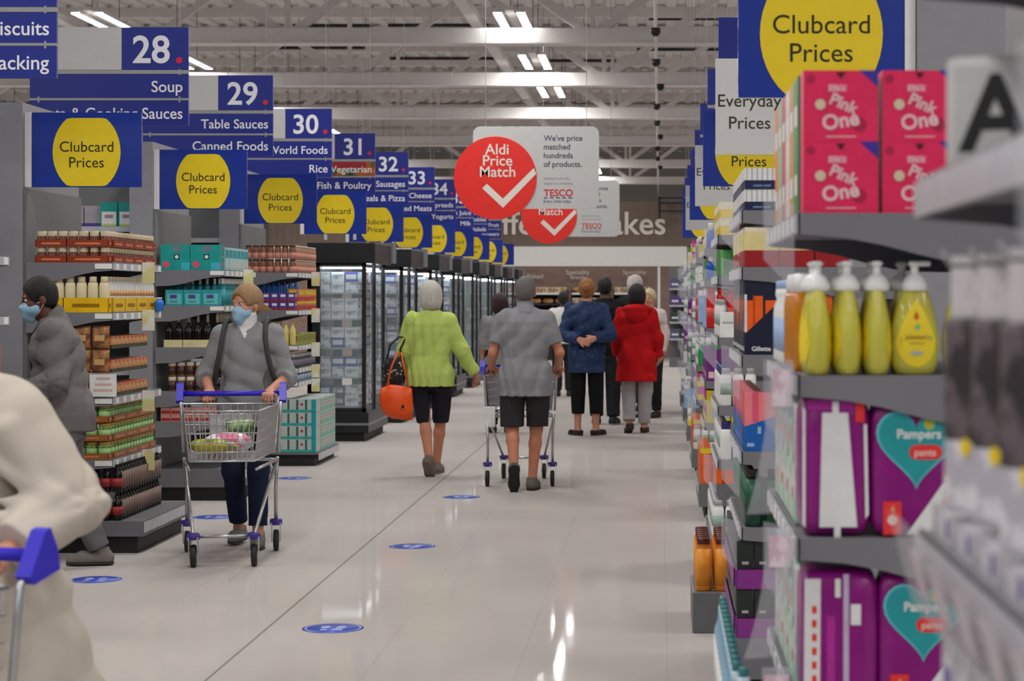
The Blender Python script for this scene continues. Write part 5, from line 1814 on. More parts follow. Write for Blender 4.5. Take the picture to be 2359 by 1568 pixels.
    # ---------------- clothes
    def shoes(s, m, low=0.0, sole=m_sole, res=None):
        for S in 'LR':
            an, d, sd, up = s.foot_frame(S)
            lo, hi = an - .26, an + .26
            f = s.field(lo, hi, res or min(s.res, .008))
            f.cone(an - d * .040 - up * .046, an + d * .10 - up * .050, .043, .044, .02)
            f.cone(an + d * .10 - up * .050, an + d * .165 - up * .060, .044, .030, .02)
            f.cone(an - d * .01 + up * (.012 - low), an - d * .02 - up * .04, .043, .044, .02)
            f.cut(an - up * .070, -up)
            f.cut(an + up * (.020 - low), up)
            o = field_object('shoe', f, m, s.o)
            f = s.field(lo, hi, res or min(s.res, .008))
            f.cone(an - d * .040 - up * .064, an + d * .10 - up * .064, .045, .047, .02)
            f.cone(an + d * .10 - up * .064, an + d * .165 - up * .066, .047, .033, .02)
            f.cut(an - up * .085, -up)
            f.cut(an - up * .069, up)
            field_object('sole', f, sole, o)
        return s
    def trousers(s, m, hem, il=0.014, name='trousers', waist=1.02, folds=.003, hems=None):
        f = s.field([-.42, -.48, .02], [.42, .52, waist + .05])
        f.loft(s.tz(.012, .76, waist), .03)
        for S in 'LR':
            hp, kn, an = s.P['hip' + S], s.P['knee' + S], s.P['ank' + S]
            f.cone(hp, kn, .090 + il, .056 + il * 1.5, .03)
            if hem < .45:
                f.cone(kn, an, .056 + il * 1.5, .040 + il * 1.3, .02)
        if folds:
            f.fold(folds, [(50, 20, 12, 0), (-30, 45, 25, 2), (10, -20, 60, 4)])
        zc = .76
        f.ell((0, 0, max(hem, .2) - .02), (.010, .3, zc - max(hem, .2)), .012, None, True)
        if hem >= .45:
            f.cut((0, 0, hem), (0, 0, -1))
        else:
            s.cut_legs(f, hem)
        return field_object(name, f, m, s.o)
    def cut_legs(s, f, hem):
        """Hem across each shin at its own height along the bone."""
        sl, X, Y, Z = f.sub(f.lo, f.lo + f.n * f.res, 0)
        for S, sg in (('L', -1), ('R', 1)):
            kn, an = s.P['knee' + S], s.P['ank' + S]
            d = unit(an - kn)
            p = an - d * max(0, hem - .085)
            q = (X - p[0]) * d[0] + (Y - p[1]) * d[1] + (Z - p[2]) * d[2]
            near = (np.sqrt((X - (kn[0] + an[0]) / 2) ** 2 + (Y - (kn[1] + an[1]) / 2) ** 2 + (Z - (kn[2] + an[2]) / 2) ** 2) < .34) & (((X > (s.P['kneeL'][0] + s.P['kneeR'][0]) / 2) == (sg > 0)) if abs(s.P['ankL'][0] - s.P['ankR'][0]) > .05 else True)
            f.F = np.where(near & (Z < kn[2]), np.maximum(f.F, q), f.F).astype(np.float32)
    def top(s, m, hem, sleeve='long', infl=0.022, ia=0.014, name='jumper', flare=0.0, folds=.004, neck=1.455, waves=None, paint=None, wy=1.0, ridges=(), crease=.003, res=None):
        f = s.field([-.66, -.46, hem - .03], [.66, .56, 1.62], res)
        f.loft(s.tz(infl, hem, neck, flare, wy=wy), .03)
        for S in 'LR':
            sh, el, wr = s.J('sh' + S), s.P['el' + S], s.P['wr' + S]
            f.cone(V3(0, sh[1], 1.412), sh, .046 + infl * .45, .047 + ia, .045)
            if sleeve == 'short':
                e = sh + (el - sh) * .72
                f.cone(sh, e, .048 + ia, .050 + ia, .03)
            else:
                f.cone(sh, el, .048 + ia, .043 + ia, .03)
                e = wr if sleeve == 'long' else el + (wr - el) * .35
                f.cone(el, e, .046 + ia, (.034 if sleeve == 'long' else .046) + ia, .02)
        for a, b in ridges:
            f.cone(V3(*a), V3(*b), .030, .014, .022)
        f.fold(folds, waves or [(46, 10, 8, 0), (-20, 30, 30, 1), (25, -12, -38, 3)])
        for S in 'LR' if sleeve != 'short' else '':         # creases fan out from the bent elbow
            sh, el, wr = s.J('sh' + S), s.P['el' + S], s.P['wr' + S]
            u = unit(sh - el)
            v = unit(np.cross(u, np.cross(wr - el, u)))
            sl, X, Y, Z = f.sub(el - .22, el + .22, 0)
            x, y, z = X - el[0], Y - el[1], Z - el[2]
            a, b = x * u[0] + y * u[1] + z * u[2], x * v[0] + y * v[1] + z * v[2]
            r = np.sqrt(x * x + y * y + z * z)
            ang = np.arctan2(b, a + .03)
            G = f.F[sl]
            f.F[sl] = (G + (np.abs(G) < .06) * crease * np.exp(-((r - .075) / .075) ** 2) * (1 - 2 * np.abs(np.sin(3.2 * ang + 14 * r)) ** .7)).astype(np.float32)
        for S in 'LR':                       # clean cuffs
            sh, el, wr = s.J('sh' + S), s.P['el' + S], s.P['wr' + S]
            a, b = (sh, el) if sleeve == 'short' else (el, wr)
            t = .72 if sleeve == 'short' else (.96 if sleeve == 'long' else .30)
            p, d = a + (b - a) * t, unit(b - a)
            sl, X, Y, Z = f.sub(f.lo, f.lo + f.n * f.res, 0)
            q = (X - p[0]) * d[0] + (Y - p[1]) * d[1] + (Z - p[2]) * d[2]
            near = np.sqrt((X - p[0]) ** 2 + (Y - p[1]) ** 2 + (Z - p[2]) ** 2) < .12
            if True:
                side = (X * (1 if S == 'R' else -1)) > .155 * s.wide + infl if sleeve == 'short' else True
                f.F = np.where(near & side & (q > 0), np.maximum(f.F, q), f.F).astype(np.float32)
        # neck opening
        f.cone(V3(0, .0 + s.P['lean'] * .5, 1.44), V3(0, .03 + s.P['lean'] * .55, 1.60), .055, .085, .006, True)
        f.cut((0, 0, hem), (0, 0, -1))
        return field_object(name, f, m, s.o, paint)
    def hair(s, m, kind, name='hair', res=None):
        c, R = s.hc(), s.hR()
        f = s.field(c - .26, c + .22, res or min(s.res, .007))
        th = {'crop': .010, 'short': .018, 'bob': .024, 'bun': .018, 'full': .028, 'cap': .016}[kind]
        f.ell(s.h(0, -.012, .030), (.074 + th, .092 + th, .090 + th * 1.1), .02, R)
        if kind in ('bob', 'full'):
            f.ell(s.h(0, -.045, -.035), (.078 + th * .7, .062 + th * .6, .088), .03, R)
            for sx in (-1, 1):
                f.ell(s.h(sx * .066, -.01, -.03), (.030, .055, .070), .03, R)
        elif kind in ('short', 'bun'):
            f.ell(s.h(0, -.050, -.025), (.064, .050, .060), .03, R)
        elif kind == 'crop':
            f.ell(s.h(0, -.050, -.020), (.062, .048, .052), .03, R)
        if kind == 'bun':
            f.ell(s.h(0, -.125, .03), (.042, .036, .042), .012, R)
        f.fold(.0028, [(120, 40, 10, 0), (-70, 90, 12, 1), (60, -100, -15, 2)])
        # face left free
        f.ell(s.h(0, .112, -.048), (.080, .088, .122), .012, R, True)
        f.ell(s.h(0, .075, -.09), (.060, .085, .075), .01, R, True)
        if kind == 'short':
            for sx in (-1, 1):
                f.ell(s.h(sx * .085, .035, -.075), (.050, .080, .075), .015, R, True)
        if kind in ('crop', 'short'):
            for sx in (-1, 1):
                f.ell(s.h(sx * .09, .010, -.04), (.030, .036, .050), .008, R, True)
        return field_object(name, f, m, s.o)
    def mask(s):
        R = s.hR()
        f = s.field(s.hc() - .2, s.hc() + .2, .005)
        f.ell(s.h(0, .040, -.050), (.066, .074, .055), .01, R)
        f.cone(s.h(0, .085, -.01), s.h(0, .108, -.03), .014, .017, .02)
        f.cone(s.h(0, .085, -.085), s.h(0, .07, -.1), .03, .03, .02)
        f.cut(s.h(0, .018, 0), R @ V3(0, -1, 0))
        f.cut(s.h(0, .1, .0), R @ V3(0, -.35, 1))
        o = field_object('face_mask', f, m_maskc, s.o)
        mb = MB().m(m_white)
        for sx in (-1, 1):
            for z in (-.02, -.08):
                mb.tube([s.h(sx * .062, .03, z), s.h(sx * .080, .005, (z - .02) * .5), s.h(sx * .084, -.022, -.01)], .0016, 5)
        mb.build('ear_loop', o)
        return s
# ================================================================== trolleys
m_chrome = mat('trolley_wire', (182, 182, 184), 0.28, metal=0.75, var=0.04)
m_tblue = mat('trolley_blue', (52, 40, 196), 0.35, var=0.04)
m_rub = mat('trolley_wheel', (34, 32, 33), 0.6)
m_bump = mat('trolley_bumper', (56, 44, 130), 0.45)
def trolley(label, loc, rz, deep=True):
    """Nose towards +Y, handle at Y = 0."""
    o = thing('shopping_trolley', label, 'trolley', loc, rz)
    W0, W1, L, z0, z1, zn = .275, .20, .84, .595, .87, .84
    def rim(t, z):                      # half width at fraction t of the length
        return W0 + (W1 - W0) * t - (z1 - z) * .10
    y0 = .06
    b = MB().m(m_chrome)
    R = .0032
    for i, z in enumerate((z0, .645, .695, .75, .81, z1)):
        r = .0055 if i in (0, 5) else R
        a, c = rim(0, z), rim(1, z)
        ye = L - (z1 - z) * .12
        b.tube([(-a, y0, z), (-c, ye, z), (c, ye, z), (a, y0, z)], r, 6, closed=True)
    n = 17
    for i in range(n):                  # side wires
        t = (i + .5) / n
        for sx in (-1, 1):
            b.tube([(sx * rim(t, z1), y0 + (L - y0) * t, z1), (sx * rim(t, z0), y0 + (L - .04 - y0) * t, z0)], R, 5)
    n = 13
    for i in range(n):                  # nose and back gate wires, floor wires
        u = (i + .5) / n * 2 - 1
        b.tube([(u * rim(1, z1), L, z1), (u * rim(1, z0), L - .04, z0)], R, 5)
        b.tube([(u * rim(0, z1), y0, z1), (u * rim(0, z0), y0, z0)], R, 5)
        b.tube([(u * rim(0, z0), y0, z0), (u * rim(1, z0), L - .04, z0)], R, 5)
    for i in range(9):
        t = (i + .5) / 9
        w = rim(t, z0)
        b.tube([(-w, y0 + (L - .04 - y0) * t, z0), (w, y0 + (L - .04 - y0) * t, z0)], R, 5)
    b.build('wire_basket', o)
    f = MB().m(m_chrome)
    for sx in (-1, 1):
        f.tube([(sx * .285, -.02, .925), (sx * .285, .03, .87), (sx * .27, .05, .59)], .010, 8)                        # post up to the handle
        f.tube([(sx * .265, .05, .56), (sx * .255, .0, .38), (sx * .255, -.02, .17)], .0105, 8)
        f.tube([(sx * .265, .05, .545), (sx * .225, .30, .40), (sx * .165, .66, .17)], .0105, 8)
        f.tube([(sx * .265, .05, .545), (sx * .18, L - .1, .545)], .009, 8)
    f.tube([(-.265, .05, .545), (.265, .05, .545)], .009, 8)
    f.tube([(-.165, .66, .17), (.165, .66, .17)], .009, 8)
    f.build('frame', o)
    h = MB().m(m_tblue).tube([(-.275, -.045, .925), (.275, -.045, .925)], .0155, 12)
    h.build('handle', o)
    for sx in (-1, 1):
        k = MB().m(m_tblue)
        k.prism([(-.070, .895), (.020, .872), (.036, .890), (-.018, .985), (-.036, .990), (-.062, .940)], sx * .275, sx * .315, 'x')
        k.build('handle_bracket', o)
    g = MB().m(mat('trolley_panel', (196, 198, 196), 0.4)).box(-.12, .12, y0 - .02, y0 - .012, .65, .81, None, .003)
    g.build('seat_flap', o)
    for sx, sy, z in ((-.255, -.03, 0), (.255, -.03, 0), (-.165, .67, 0), (.165, .67, 0)):
        q = MB().m(m_chrome)
        q.box(sx - .030, sx + .030, sy - .028, sy + .028, .155, .17)
        for s in (-1, 1):
            q.prism([(sy - .02, .155), (sy + .02, .155), (sy - .012, .05), (sy - .035, .05)], sx + s * .022, sx + s * .027, 'x')
        c = q.build('caster', o)
        MB().m(m_bump).lathe([(.034, .155), (.036, .16), (.036, .185), (.030, .19)], 14, Matrix.Translation((sx, sy, 0))).build('caster_collar', c)
        w = MB().m(m_rub)
        M = Matrix.Translation((sx, sy - .022, .0635)) @ Matrix.Rotation(PI / 2, 4, 'Y')
        w.lathe([(.045, -.016), (.060, -.014), (.063, 0), (.060, .014), (.045, .016)], 20, M)
        w.m(m_silver).lathe([(.02, -.018), (.02, .018)], 12, M)
        w.build('wheel', c)
    return o

T1 = (-2.50, 12.16)
t1rz = PI + 0.14
trolley('chrome shopping trolley with blue handle pushed by the masked woman', (*T1, 0), t1rz)
def on1(x, y, z):
    c, s_ = math.cos(t1rz), math.sin(t1rz)
    return (T1[0] + x * c - y * s_, T1[1] + x * s_ + y * c, z)
gp1 = pouch('crisp_bag', 'pink and white bag', 'bag', .26, .10, .17, mat('bag_pink', (222, 120, 160), .3, rgb2=(236, 226, 230), mixscale=9, mixlo=.45, mixhi=.5))
o = put(gp1, on1(-.02, .42, .65), t1rz + .3, 'pink and white bag lying in the wire trolley', None)
o.rotation_euler = (1.25, 0, t1rz + PI)
gp2 = pouch('salad_bag', 'green and yellow bag', 'bag', .24, .08, .2, mat('bag_leaf', (120, 126, 58), .35, rgb2=(196, 186, 70), mixscale=12))
o = put(gp2, on1(.03, .57, .655), t1rz, 'green and yellow salad bag lying in the nose of the trolley', None)
o.rotation_euler = (1.45, 0, t1rz + PI - .3)
gp3 = pouch('snack_bag', 'black bag', 'bag', .2, .07, .16, mat('bag_black', (40, 38, 44), .35, rgb2=(80, 76, 84), mixscale=14))
o = put(gp3, on1(.11, .30, .64), t1rz, 'black snack bag lying in the trolley beside the pink bag', None)
o.rotation_euler = (1.4, 0, t1rz + PI + .5)
leaf = pouch('salad_bag', 'dark green leaf bag', 'bag', .16, .09, .15, mat('bag_green', (70, 104, 60), .35, rgb2=(150, 176, 120), mixscale=16))
o = put(leaf, on1(-.06, .20, .64), t1rz, 'dark green leaf bag standing at the back of the trolley', None)
o.rotation_euler = (.2, 0, t1rz + PI)

T2 = (-1.10, 16.42)
t2 = trolley('chrome shopping trolley seen from behind, pushed by the grey-shirt man', (*T2, 0), 0.02)
MB().m(m_white).box(-.29, -.20, .02, .10, .46, .62, None, .006).build('corner_cover', t2)
T3 = (-1.645, 4.65)
t3rz = 2.79
trolley('shopping trolley with bright blue handle bracket in front of the beige coat', (*T3, 0), t3rz)

# ================================================================== the twelve shoppers
def L3(d, **k):
    d.update(k)
    return d
def cloth(n, *rgb, **k):
    return mat('cloth_' + n, rgb, k.pop('rough', .85), var=k.pop('var', .06), vscale=k.pop('vscale', 18), bump=k.pop('bump', .25), bscale=k.pop('bscale', 45), spec=.2, **k)

# --- masked woman with the trolley (faces the camera, looks to her right)
px = (-2.475, 12.50)
p = Person('masked woman in a grey top with backpack straps, pushing the wire trolley', 1.56, (*px, 0), PI + .04, m_skin, .0065, .98,
           dict(wrL=(-.19, .25, 1.025), elL=(-.262, .01, 1.10), handL=(.10, .9, -.30), palmL=(0, -.2, -1), wrR=(.20, .25, 1.025), elR=(.268, .01, 1.10), handR=(-.10, .9, -.30), palmR=(0, -.2, -1), curl=.85, look=-.62, nod=.06,
                kneeL=(-.08, .06, .49), ankL=(-.085, .10, .085), kneeR=(.085, .02, .49), ankR=(.075, -.14, .10), head=(0, .03, 1.575)))
p.eyes().mask()
p.hair(HAIR('sandy', 158, 124, 88), 'short')
p.top(cloth('grey_marl', 138, 138, 140), .78, '34', .026, .020, 'jumper', .03, .0055, res=.007)
p.trousers(cloth('navy_jean', 28, 36, 58), .14, .012, 'jeans')
p.shoes(mat('shoe_greygreen', (112, 116, 110), .7))
mb = MB().m(mat('white_collar', (222, 218, 216), .8))
mb.poly([(-.085, 1.475), (.085, 1.475), (.0, 1.33)], .0, Matrix.Translation((0, .140, 0)) @ Matrix.Rotation(.18, 4, 'X') @ Matrix.Translation((0, .24, -.02)))
f = p.field([-.2, -.15, 1.28], [.2, .25, 1.56], .006)
f.loft(p.tz(.030, 1.30, 1.47), .02)
f.cone(V3(0, 0, 1.42), V3(0, .02, 1.50), .085, .075, .02)
f.cone(V3(0, 0, 1.44), V3(0, .03, 1.58), .050, .075, .006, True)
f.cut((0, .04, 0), (0, -1, 0))
f.cut((0, .1, 1.35), (-1, 0, -.62)); f.cut((0, .1, 1.35), (1, 0, -.62))
field_object('shirt_collar', f, mat('white_collar', (222, 218, 216), .8), p.o)
for sx in (-1, 1):
    mb = MB().m(mat('strap_dark', (62, 58, 60), .8))
    pts = [(sx * .125, -.10, 1.44), (sx * .130, -.02, 1.485), (sx * .130, .08, 1.45), (sx * .138, .150, 1.36), (sx * .158, .158, 1.24), (sx * .185, .140, 1.12), (sx * .205, .06, 1.06), (sx * .19, -.06, 1.04)]
    mb.tube(pts, .017, 8)
    mb.build('backpack_strap', p.o)
f = p.field([-.25, -.42, .98], [.25, -.06, 1.5], .01)
f.loft([(1.02, 0, -.24, .13, .075), (1.10, 0, -.24, .15, .085), (1.34, 0, -.23, .145, .08), (1.44, 0, -.21, .11, .06)], .02)
field_object('backpack', f, mat('strap_dark', (62, 58, 60), .8), p.o)

# --- man in a grey hooded jacket at the left displays (walks to the left, seen from the side)
p = Person('man in grey jacket and blue mask beside the sauce-jar display', 1.60, (at(150, 0, 11.45).x, 11.45, 0), PI / 2 + .30, m_skinD, .0065, 1.0,
           dict(elR=(.225, .06, 1.11), wrR=(.19, .26, 1.00), handR=(-.2, .9, -.1), palmR=(-1, 0, 0), elL=(-.225, .06, 1.11), wrL=(-.16, .28, .98), handL=(.2, .9, -.2), look=.10, nod=.22, lean=.15,
                kneeL=(-.09, .10, .49), ankL=(-.09, .16, .085), kneeR=(.09, -.02, .49), ankR=(.09, -.20, .09), head=(0, .05, 1.575)))
p.eyes().mask()
p.hair(HAIR('black_crop', 26, 23, 22), 'crop')
p.top(cloth('grey_jacket', 112, 108, 107, bump=.4), .80, 'long', .045, .028, 'jacket', .05, .009, crease=.0035, waves=[(30, 14, 10, 0), (-22, 34, 18, 1), (16, -20, -30, 3)], res=.007)
f = p.field([-.2, -.12, 1.38], [.2, .28, 1.56], .008)
f.cone(V3(0, .055, 1.42), V3(0, .07, 1.485), .092, .070, .02)
f.cone(V3(0, .065, 1.42), V3(0, .11, 1.56), .052, .07, .006, True)
field_object('collar', f, cloth('grey_jacket', 112, 108, 107), p.o)
f = p.field([-.08, -.02, .95], [.08, .22, 1.46], .008)
f.loft(p.tz(.048, .98, 1.43), .01)
f.cut((0, .10, 0), (0, -1, 0)); f.cut((.035, 0, 0), (1, 0, 0)); f.cut((-.035, 0, 0), (-1, 0, 0))
field_object('dark_shirt', f, cloth('black_shirt', 30, 30, 34), p.o)
p.trousers(cloth('grey_trouser', 104, 102, 104), .10, .018, 'trousers')
p.shoes(mat('shoe_grey', (112, 106, 102), .7), sole=mat('sole_dark', (50, 44, 40), .7))

# --- person in the beige coat, cut off by the left edge of the photo
px = (at(-100, 0, 4.97).x, 4.97)
p = Person('person in a long beige coat at the very edge, elbow bent on a trolley handle', 1.52, (*px, 0), 2.79, m_skin, .008, 1.06,
           dict(shL=(-.185, 0, 1.36), elL=(-.345, -.035, 1.13), wrL=(-.295, .15, 1.03), handL=(.35, .9, -.25), palmL=(0, -.3, -1), elR=(.33, -.08, 1.08), wrR=(.22, .34, 1.0), handR=(-.1, .9, -.2), palmR=(0, -.2, -1), curl=.9, nod=.1))
p.eyes()
p.hair(HAIR('grey_bob', 150, 146, 142), 'short')
m_beige = cloth('beige_wool', 196, 186, 174, bump=.15, vscale=6)
p.top(m_beige, .50, 'long', .060, .036, 'coat', .40, .008, crease=.004, ridges=[((-.355, .045, 1.150), (-.20, .085, 1.235)), ((-.365, .050, 1.115), (-.19, .10, 1.150)), ((-.34, .075, 1.085), (-.16, .12, 1.115)), ((-.235, .085, 1.335), (-.305, .060, 1.200)), ((-.15, .10, 1.30), (-.17, .125, 1.0)), ((-.27, -.03, .95), (-.33, .0, .56)), ((-.12, .14, .95), (-.17, .22, .55)), ((-.20, .12, .98), (-.26, .14, .6))], waves=[(22, 8, 40, 0), (-26, 14, 30, 1), (30, -10, 8, 3)], res=.007)
p.trousers(cloth('black_trouser2', 34, 33, 36), .10, .02)
p.shoes(mat('shoe_black', (30, 28, 28), .5))
f = p.field([-.2, -.2, 1.36], [.2, .2, 1.54], .008)
f.cone(V3(0, -.01, 1.40), V3(0, 0, 1.475), .11, .085, .02)
f.cone(V3(0, .0, 1.42), V3(0, .03, 1.56), .062, .085, .006, True)
field_object('collar', f, m_beige, p.o)

# --- woman in lime green (walks away)
p = Person('white-haired woman in a lime green top and dark shorts walking away', 1.595, (at(992, 0, 17.4).x, 17.4, 0), -.03, m_skin2, .008, .98,
           dict(elL=(-.235, .02, 1.10), wrL=(-.235, .10, .93), handL=(0, .8, -.6), palmL=(1, 0, 0), elR=(.275, .0, 1.11), wrR=(.385, .07, .90), handR=(.25, .6, -.7), palmR=(-1, 0, -.2), curl=.7,
                kneeL=(-.055, .0, .50), ankL=(.015, -.20, .150), footL=(.08, .75, -.75), kneeR=(.075, .10, .49), ankR=(.03, .16, .085), hipL=(-.10, 0, .9), hipR=(.10, 0, .9)))
p.hair(HAIR('white_bob', 196, 190, 182), 'full')
p.top(cloth('lime', 182, 202, 106), .79, 'long', .028, .022, 'jumper', .10, .0075, waves=[(90, 6, 4, 0), (-60, 20, 8, 1), (40, -12, -16, 3)])
p.trousers(cloth('black_shorts', 34, 34, 42), .46, .014, 'shorts')
p.shoes(mat('shoe_taupe', (112, 98, 92), .75), sole=mat('sole_taupe', (120, 104, 98), .75))
p.eyes()

# --- man in the grey T-shirt (walks away behind the second trolley)
p = Person('grey-haired man in a grey polo shirt and dark shorts pushing a trolley away', 1.635, (at(1210, 0, 16.05).x, 16.05, 0), -.02, m_skin2, .008, 1.08,
           dict(elL=(-.255, -.01, 1.10), wrL=(-.295, .24, .985), handL=(.1, .9, -.3), palmL=(0, -.2, -1), elR=(.275, .0, 1.10), wrR=(.245, .24, .985), handR=(-.1, .9, -.3), palmR=(0, -.2, -1), curl=.9,
                kneeL=(-.105, .0, .50), ankL=(-.075, -.17, .185), footL=(-.05, .45, -.9), kneeR=(.085, .05, .49), ankR=(.055, .02, .085)))
p.hair(HAIR('grey_crop', 104, 98, 96), 'crop')
p.top(cloth('grey_polo', 134, 134, 138), .755, 'short', .028, .016, 'polo_shirt', .06, .0075, waves=[(84, 8, 10, 0), (-56, 20, 14, 1), (36, -12, -26, 3)])
f = p.field([-.2, -.2, 1.38], [.2, .2, 1.54], .008)
f.cone(V3(0, -.01, 1.42), V3(0, 0, 1.475), .095, .070, .02)
f.cone(V3(0, .0, 1.42), V3(0, .03, 1.56), .050, .07, .006, True)
field_object('collar', f, cloth('grey_polo', 134, 134, 138), p.o)
p.trousers(cloth('charcoal_shorts', 50, 48, 50), .51, .024, 'shorts')
p.shoes(mat('shoe_olive', (92, 88, 80), .75), low=.0, sole=mat('sole_black', (34, 32, 32), .7))
p.eyes()

# --- woman in the navy jacket, hands clasped behind her back
p = Person('person in a spotted navy jacket with hands clasped behind the back', 1.665, (at(1352, 0, 22.35).x, 22.35, 0), .0, m_skin, .009, 1.02,
           dict(elL=(-.262, -.08, 1.10), wrL=(-.085, -.190, 1.05), handL=(.9, -.12, -.28), palmL=(.1, -1, 0), elR=(.262, -.08, 1.10), wrR=(.095, -.200, 1.065), handR=(-.9, -.12, -.3), palmR=(-.1, 1, 0), curl=.35,
                ankL=(-.10, -.02, .085), ankR=(.10, -.02, .085), kneeL=(-.095, .0, .49), kneeR=(.095, .0, .49), footL=(-.5, .85, 0), footR=(.5, .85, 0)))
p.hair(HAIR('auburn', 150, 100, 54), 'bun')
m_navj = mat('cloth_navy_spot', (22, 44, 82), .7, rgb2=(52, 76, 116), mixscale=34, mixlo=.60, mixhi=.66, bump=.2, bscale=40)
p.top(m_navj, .685, 'long', .030, .024, 'jacket', .05, .007)
p.trousers(cloth('black_crop_trousers', 22, 22, 25), .235, .016, 'cropped_trousers')
p.shoes(mat('shoe_flat_black', (26, 22, 22), .5), low=.045)
p.eyes()

# --- woman in the red coat
p = Person('person in a red hooded coat and pale trousers', 1.60, (at(1467, 0, 22.75).x, 22.75, 0), .0, m_skin, .009, 1.0,
           dict(elR=(.235, .0, 1.10), wrR=(.25, .08, .88), handR=(0, .5, -.8), elL=(-.23, -.0, 1.10), wrL=(-.22, .12, .90), handL=(0, .6, -.8), ankL=(-.085, -.10, .12), footL=(-.2, .9, -.4), kneeL=(-.09, .02, .5), ankR=(.085, .03, .085)))
p.hair(HAIR('black_full', 22, 19, 19), 'full')
m_redc = cloth('red_coat', 184, 20, 26, vscale=6)
p.top(m_redc, .60, 'long', .034, .026, 'coat', .12, .009, waves=[(34, 10, 8, 0), (-22, 24, 16, 1), (16, -12, -26, 3)])
f = p.field([-.24, -.30, 1.22], [.24, .14, 1.56], .009)
f.ell((0, -.07, 1.44), (.165, .115, .055), .02)
f.ell((0, -.115, 1.37), (.135, .072, .11), .03)
f.cone(V3(0, .02, 1.44), V3(0, .09, 1.62), .07, .11, .01, True)
field_object('hood', f, m_redc, p.o)
p.trousers(cloth('pale_trouser', 164, 158, 158), .11, .022)
p.shoes(mat('shoe_burgundy', (62, 30, 32), .5), low=.04)
p.eyes()

# --- man in black between them
p = Person('man all in black standing between the navy jacket and the red coat', 1.70, (at(1393, 0, 24.2).x, 24.2, 0), .05, m_skinD, .0095, 1.06,
           dict(ankL=(-.09, .06, .085), ankR=(.10, -.05, .085), footR=(.35, .9, 0)))
p.hair(HAIR('black2', 22, 20, 20), 'crop')
p.top(cloth('black_jacket', 26, 26, 27), .82, 'long', .036, .026, 'jacket', .04)
p.trousers(cloth('charcoal', 42, 42, 45), .10, .026)
p.shoes(mat('trainer_black', (34, 34, 36), .6), sole=mat('sole_grey', (150, 150, 152), .7))
p.eyes()
# --- tall man with white hair further back
p = Person('tall white-haired man in black behind the red coat', 1.745, (at(1463, 0, 27.0).x, 27.0, 0), -.5, m_skin, .010, 1.06, dict(look=-.3))
p.hair(HAIR('white', 214, 204, 200), 'short')
p.top(cloth('black_jacket', 26, 26, 27), .84, 'long', .034, .024, 'jacket', .03)
p.trousers(cloth('charcoal', 42, 42, 45), .10, .02)
p.shoes(mat('shoe_black', (30, 28, 28), .5))
p.eyes()
# --- blonde person in white, facing this way
p = Person('fair-haired person in a pale top and black trousers at the red coat shoulder', 1.565, (at(1497, 0, 25.6).x, 25.6, 0), PI - .5, m_skin, .0095, 1.04, dict(look=.2))
p.hair(HAIR('fair', 206, 188, 154), 'short')
p.top(cloth('pale_pink_top', 214, 196, 192), .84, 'long', .030, .020, 'blouse', .04)
p.trousers(cloth('black_trouser2', 34, 33, 36), .10, .018)
p.shoes(mat('shoe_black', (30, 28, 28), .5))
p.eyes()
# --- dark-haired woman seen past the man in the grey shirt
p = Person('dark-haired person in a grey top seen past the grey polo shoulder', 1.50, (at(1152, 0, 22.8).x, 22.8, 0), .2, m_skin, .0095, 1.05)
p.hair(HAIR('dark_red_brown', 52, 26, 26), 'full')
p.top(cloth('grey_top2', 136, 132, 134), .84, '34', .028, .018, 'blouse', .04)
p.trousers(cloth('charcoal', 42, 42, 45), .10, .018)
p.shoes(mat('shoe_black', (30, 28, 28), .5))
p.eyes()
# --- person in a white shirt far down the aisle
p = Person('small figure in a white shirt far down the aisle beside the navy jacket', 1.54, (at(1298, 0, 31.0).x, 31.0, 0), .1, m_skinD, .011, 1.05)
p.hair(HAIR('black2', 22, 20, 20), 'short')
p.top(cloth('white_shirt', 222, 218, 216), .86, 'short', .028, .02, 'shirt', .02)
p.trousers(cloth('charcoal', 42, 42, 45), .10, .02)
p.shoes(mat('shoe_black', (30, 28, 28), .5))
p.eyes()

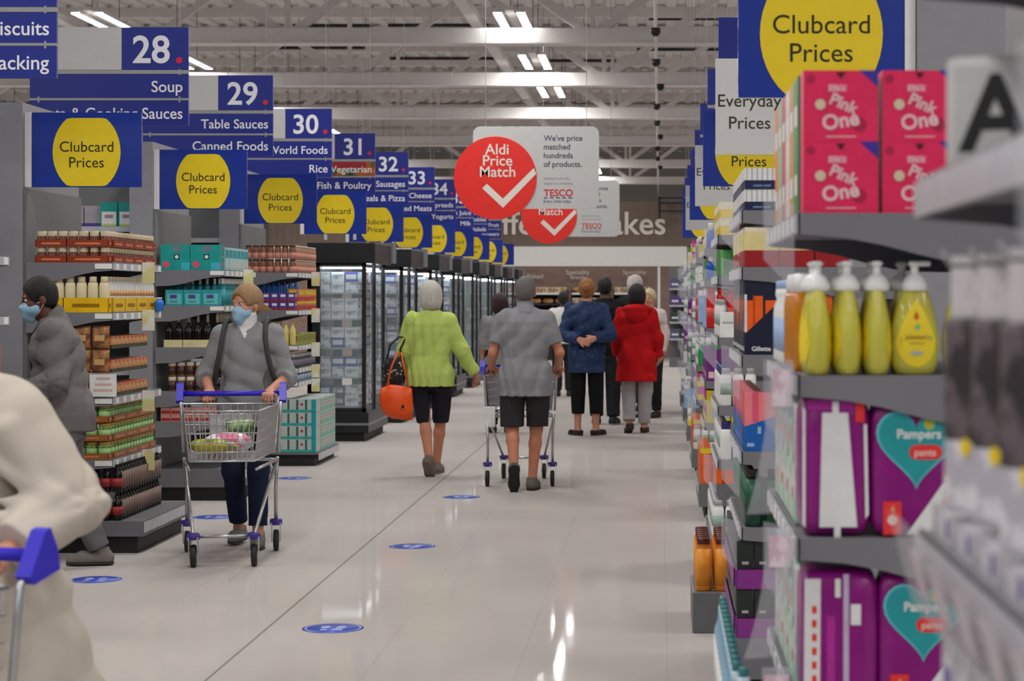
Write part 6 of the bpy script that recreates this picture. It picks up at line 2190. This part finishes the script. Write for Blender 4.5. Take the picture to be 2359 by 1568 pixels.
# ================================================================== bags on the lime-green woman's arm
ox, oy = at(906, 0, 17.3).x, 17.35
o = thing('shoulder_bag', 'black shoulder bag with white spots on the lime-green woman\'s arm', 'bag', (ox, oy, 0))
f = Field([-.13, -.09, .70], [.13, .09, 1.02], .008)
f.loft([(.73, 0, 0, .075, .045), (.78, 0, 0, .098, .055), (.92, 0, 0, .095, .045), (.985, 0, 0, .075, .022)], .02)
f.fold(.004, [(40, 20, 30, 0), (-30, 20, 40, 2)])
m_spot = mat('bag_spotted', (22, 21, 22), .7, rgb2=(196, 190, 182), mixscale=52, mixlo=.62, mixhi=.66)
field_object('bag_body', f, m_spot, o)
hx = at(925, 0, 17.3).x - ox
MB().m(m_black).tube([(-.06, 0, .97), (-.03, 0, 1.09), (hx * .6, 0.02, 1.155), (hx + .03, .02, 1.15), (.05, 0.0, 1.05), (.065, 0, .97)], .009, 6).build('bag_strap', o)
ox = at(917, 0, 17.25).x
o = thing('carrier_bag', 'bright orange carrier bag hanging below the spotted shoulder bag', 'bag', (ox, 17.18, 0))
m_obag = mat('carrier_orange', (240, 82, 20), .45, var=.05, bump=.4, bscale=14)
mb = MB().m(m_obag, True)
prof = [(-.135, .735), (-.145, .66), (-.135, .58), (-.10, .52), (-.04, .485), (.06, .475), (.128, .475), (.130, .56), (.128, .66), (.120, .735), (.04, .755), (-.06, .765)]
n = len(prof)
vs = [(p_[0], -.012 - .028 * (1 if 0 < i_ < 0 else 0), p_[1]) for i_, p_ in enumerate(prof)] + [(p_[0], .012, p_[1]) for p_ in prof]
c0 = len(vs)
vs += [(p_[0] * .6, -.052, .61 + (p_[1] - .61) * .6) for p_ in prof] + [(p_[0] * .6, .052, .61 + (p_[1] - .61) * .6) for p_ in prof] + [(0, -.060, .61), (0, .060, .61)]
fs = [(i, i + n, (i + 1) % n + n, (i + 1) % n) for i in range(n)]
for i in range(n):
    j = (i + 1) % n
    fs += [(i, j, c0 + j, c0 + i), (n + j, n + i, c0 + n + i, c0 + n + j), (c0 + i, c0 + j, c0 + 2 * n), (c0 + n + j, c0 + n + i, c0 + 2 * n + 1)]
mb.add(vs, fs)
mb.build('bag_body', o)
mb = MB().m(m_black)
mb.disc(.055, .583, .012, .012, -.0565).quad(.035, .555, .046, .562, -.0565).quad(.064, .555, .075, .562, -.0565)
mb.poly([(.04, .575), (.07, .575), (.062, .60), (.048, .60)], -.0575)
mb.build('bag_print', o)
MB().m(m_obag).tube([(-.08, 0, .755), (-.05, .0, .90), (.0, .03, 1.03), (.03, .03, 1.03), (.06, 0, .90), (.09, 0, .745)], .008, 6).build('bag_handle', o)
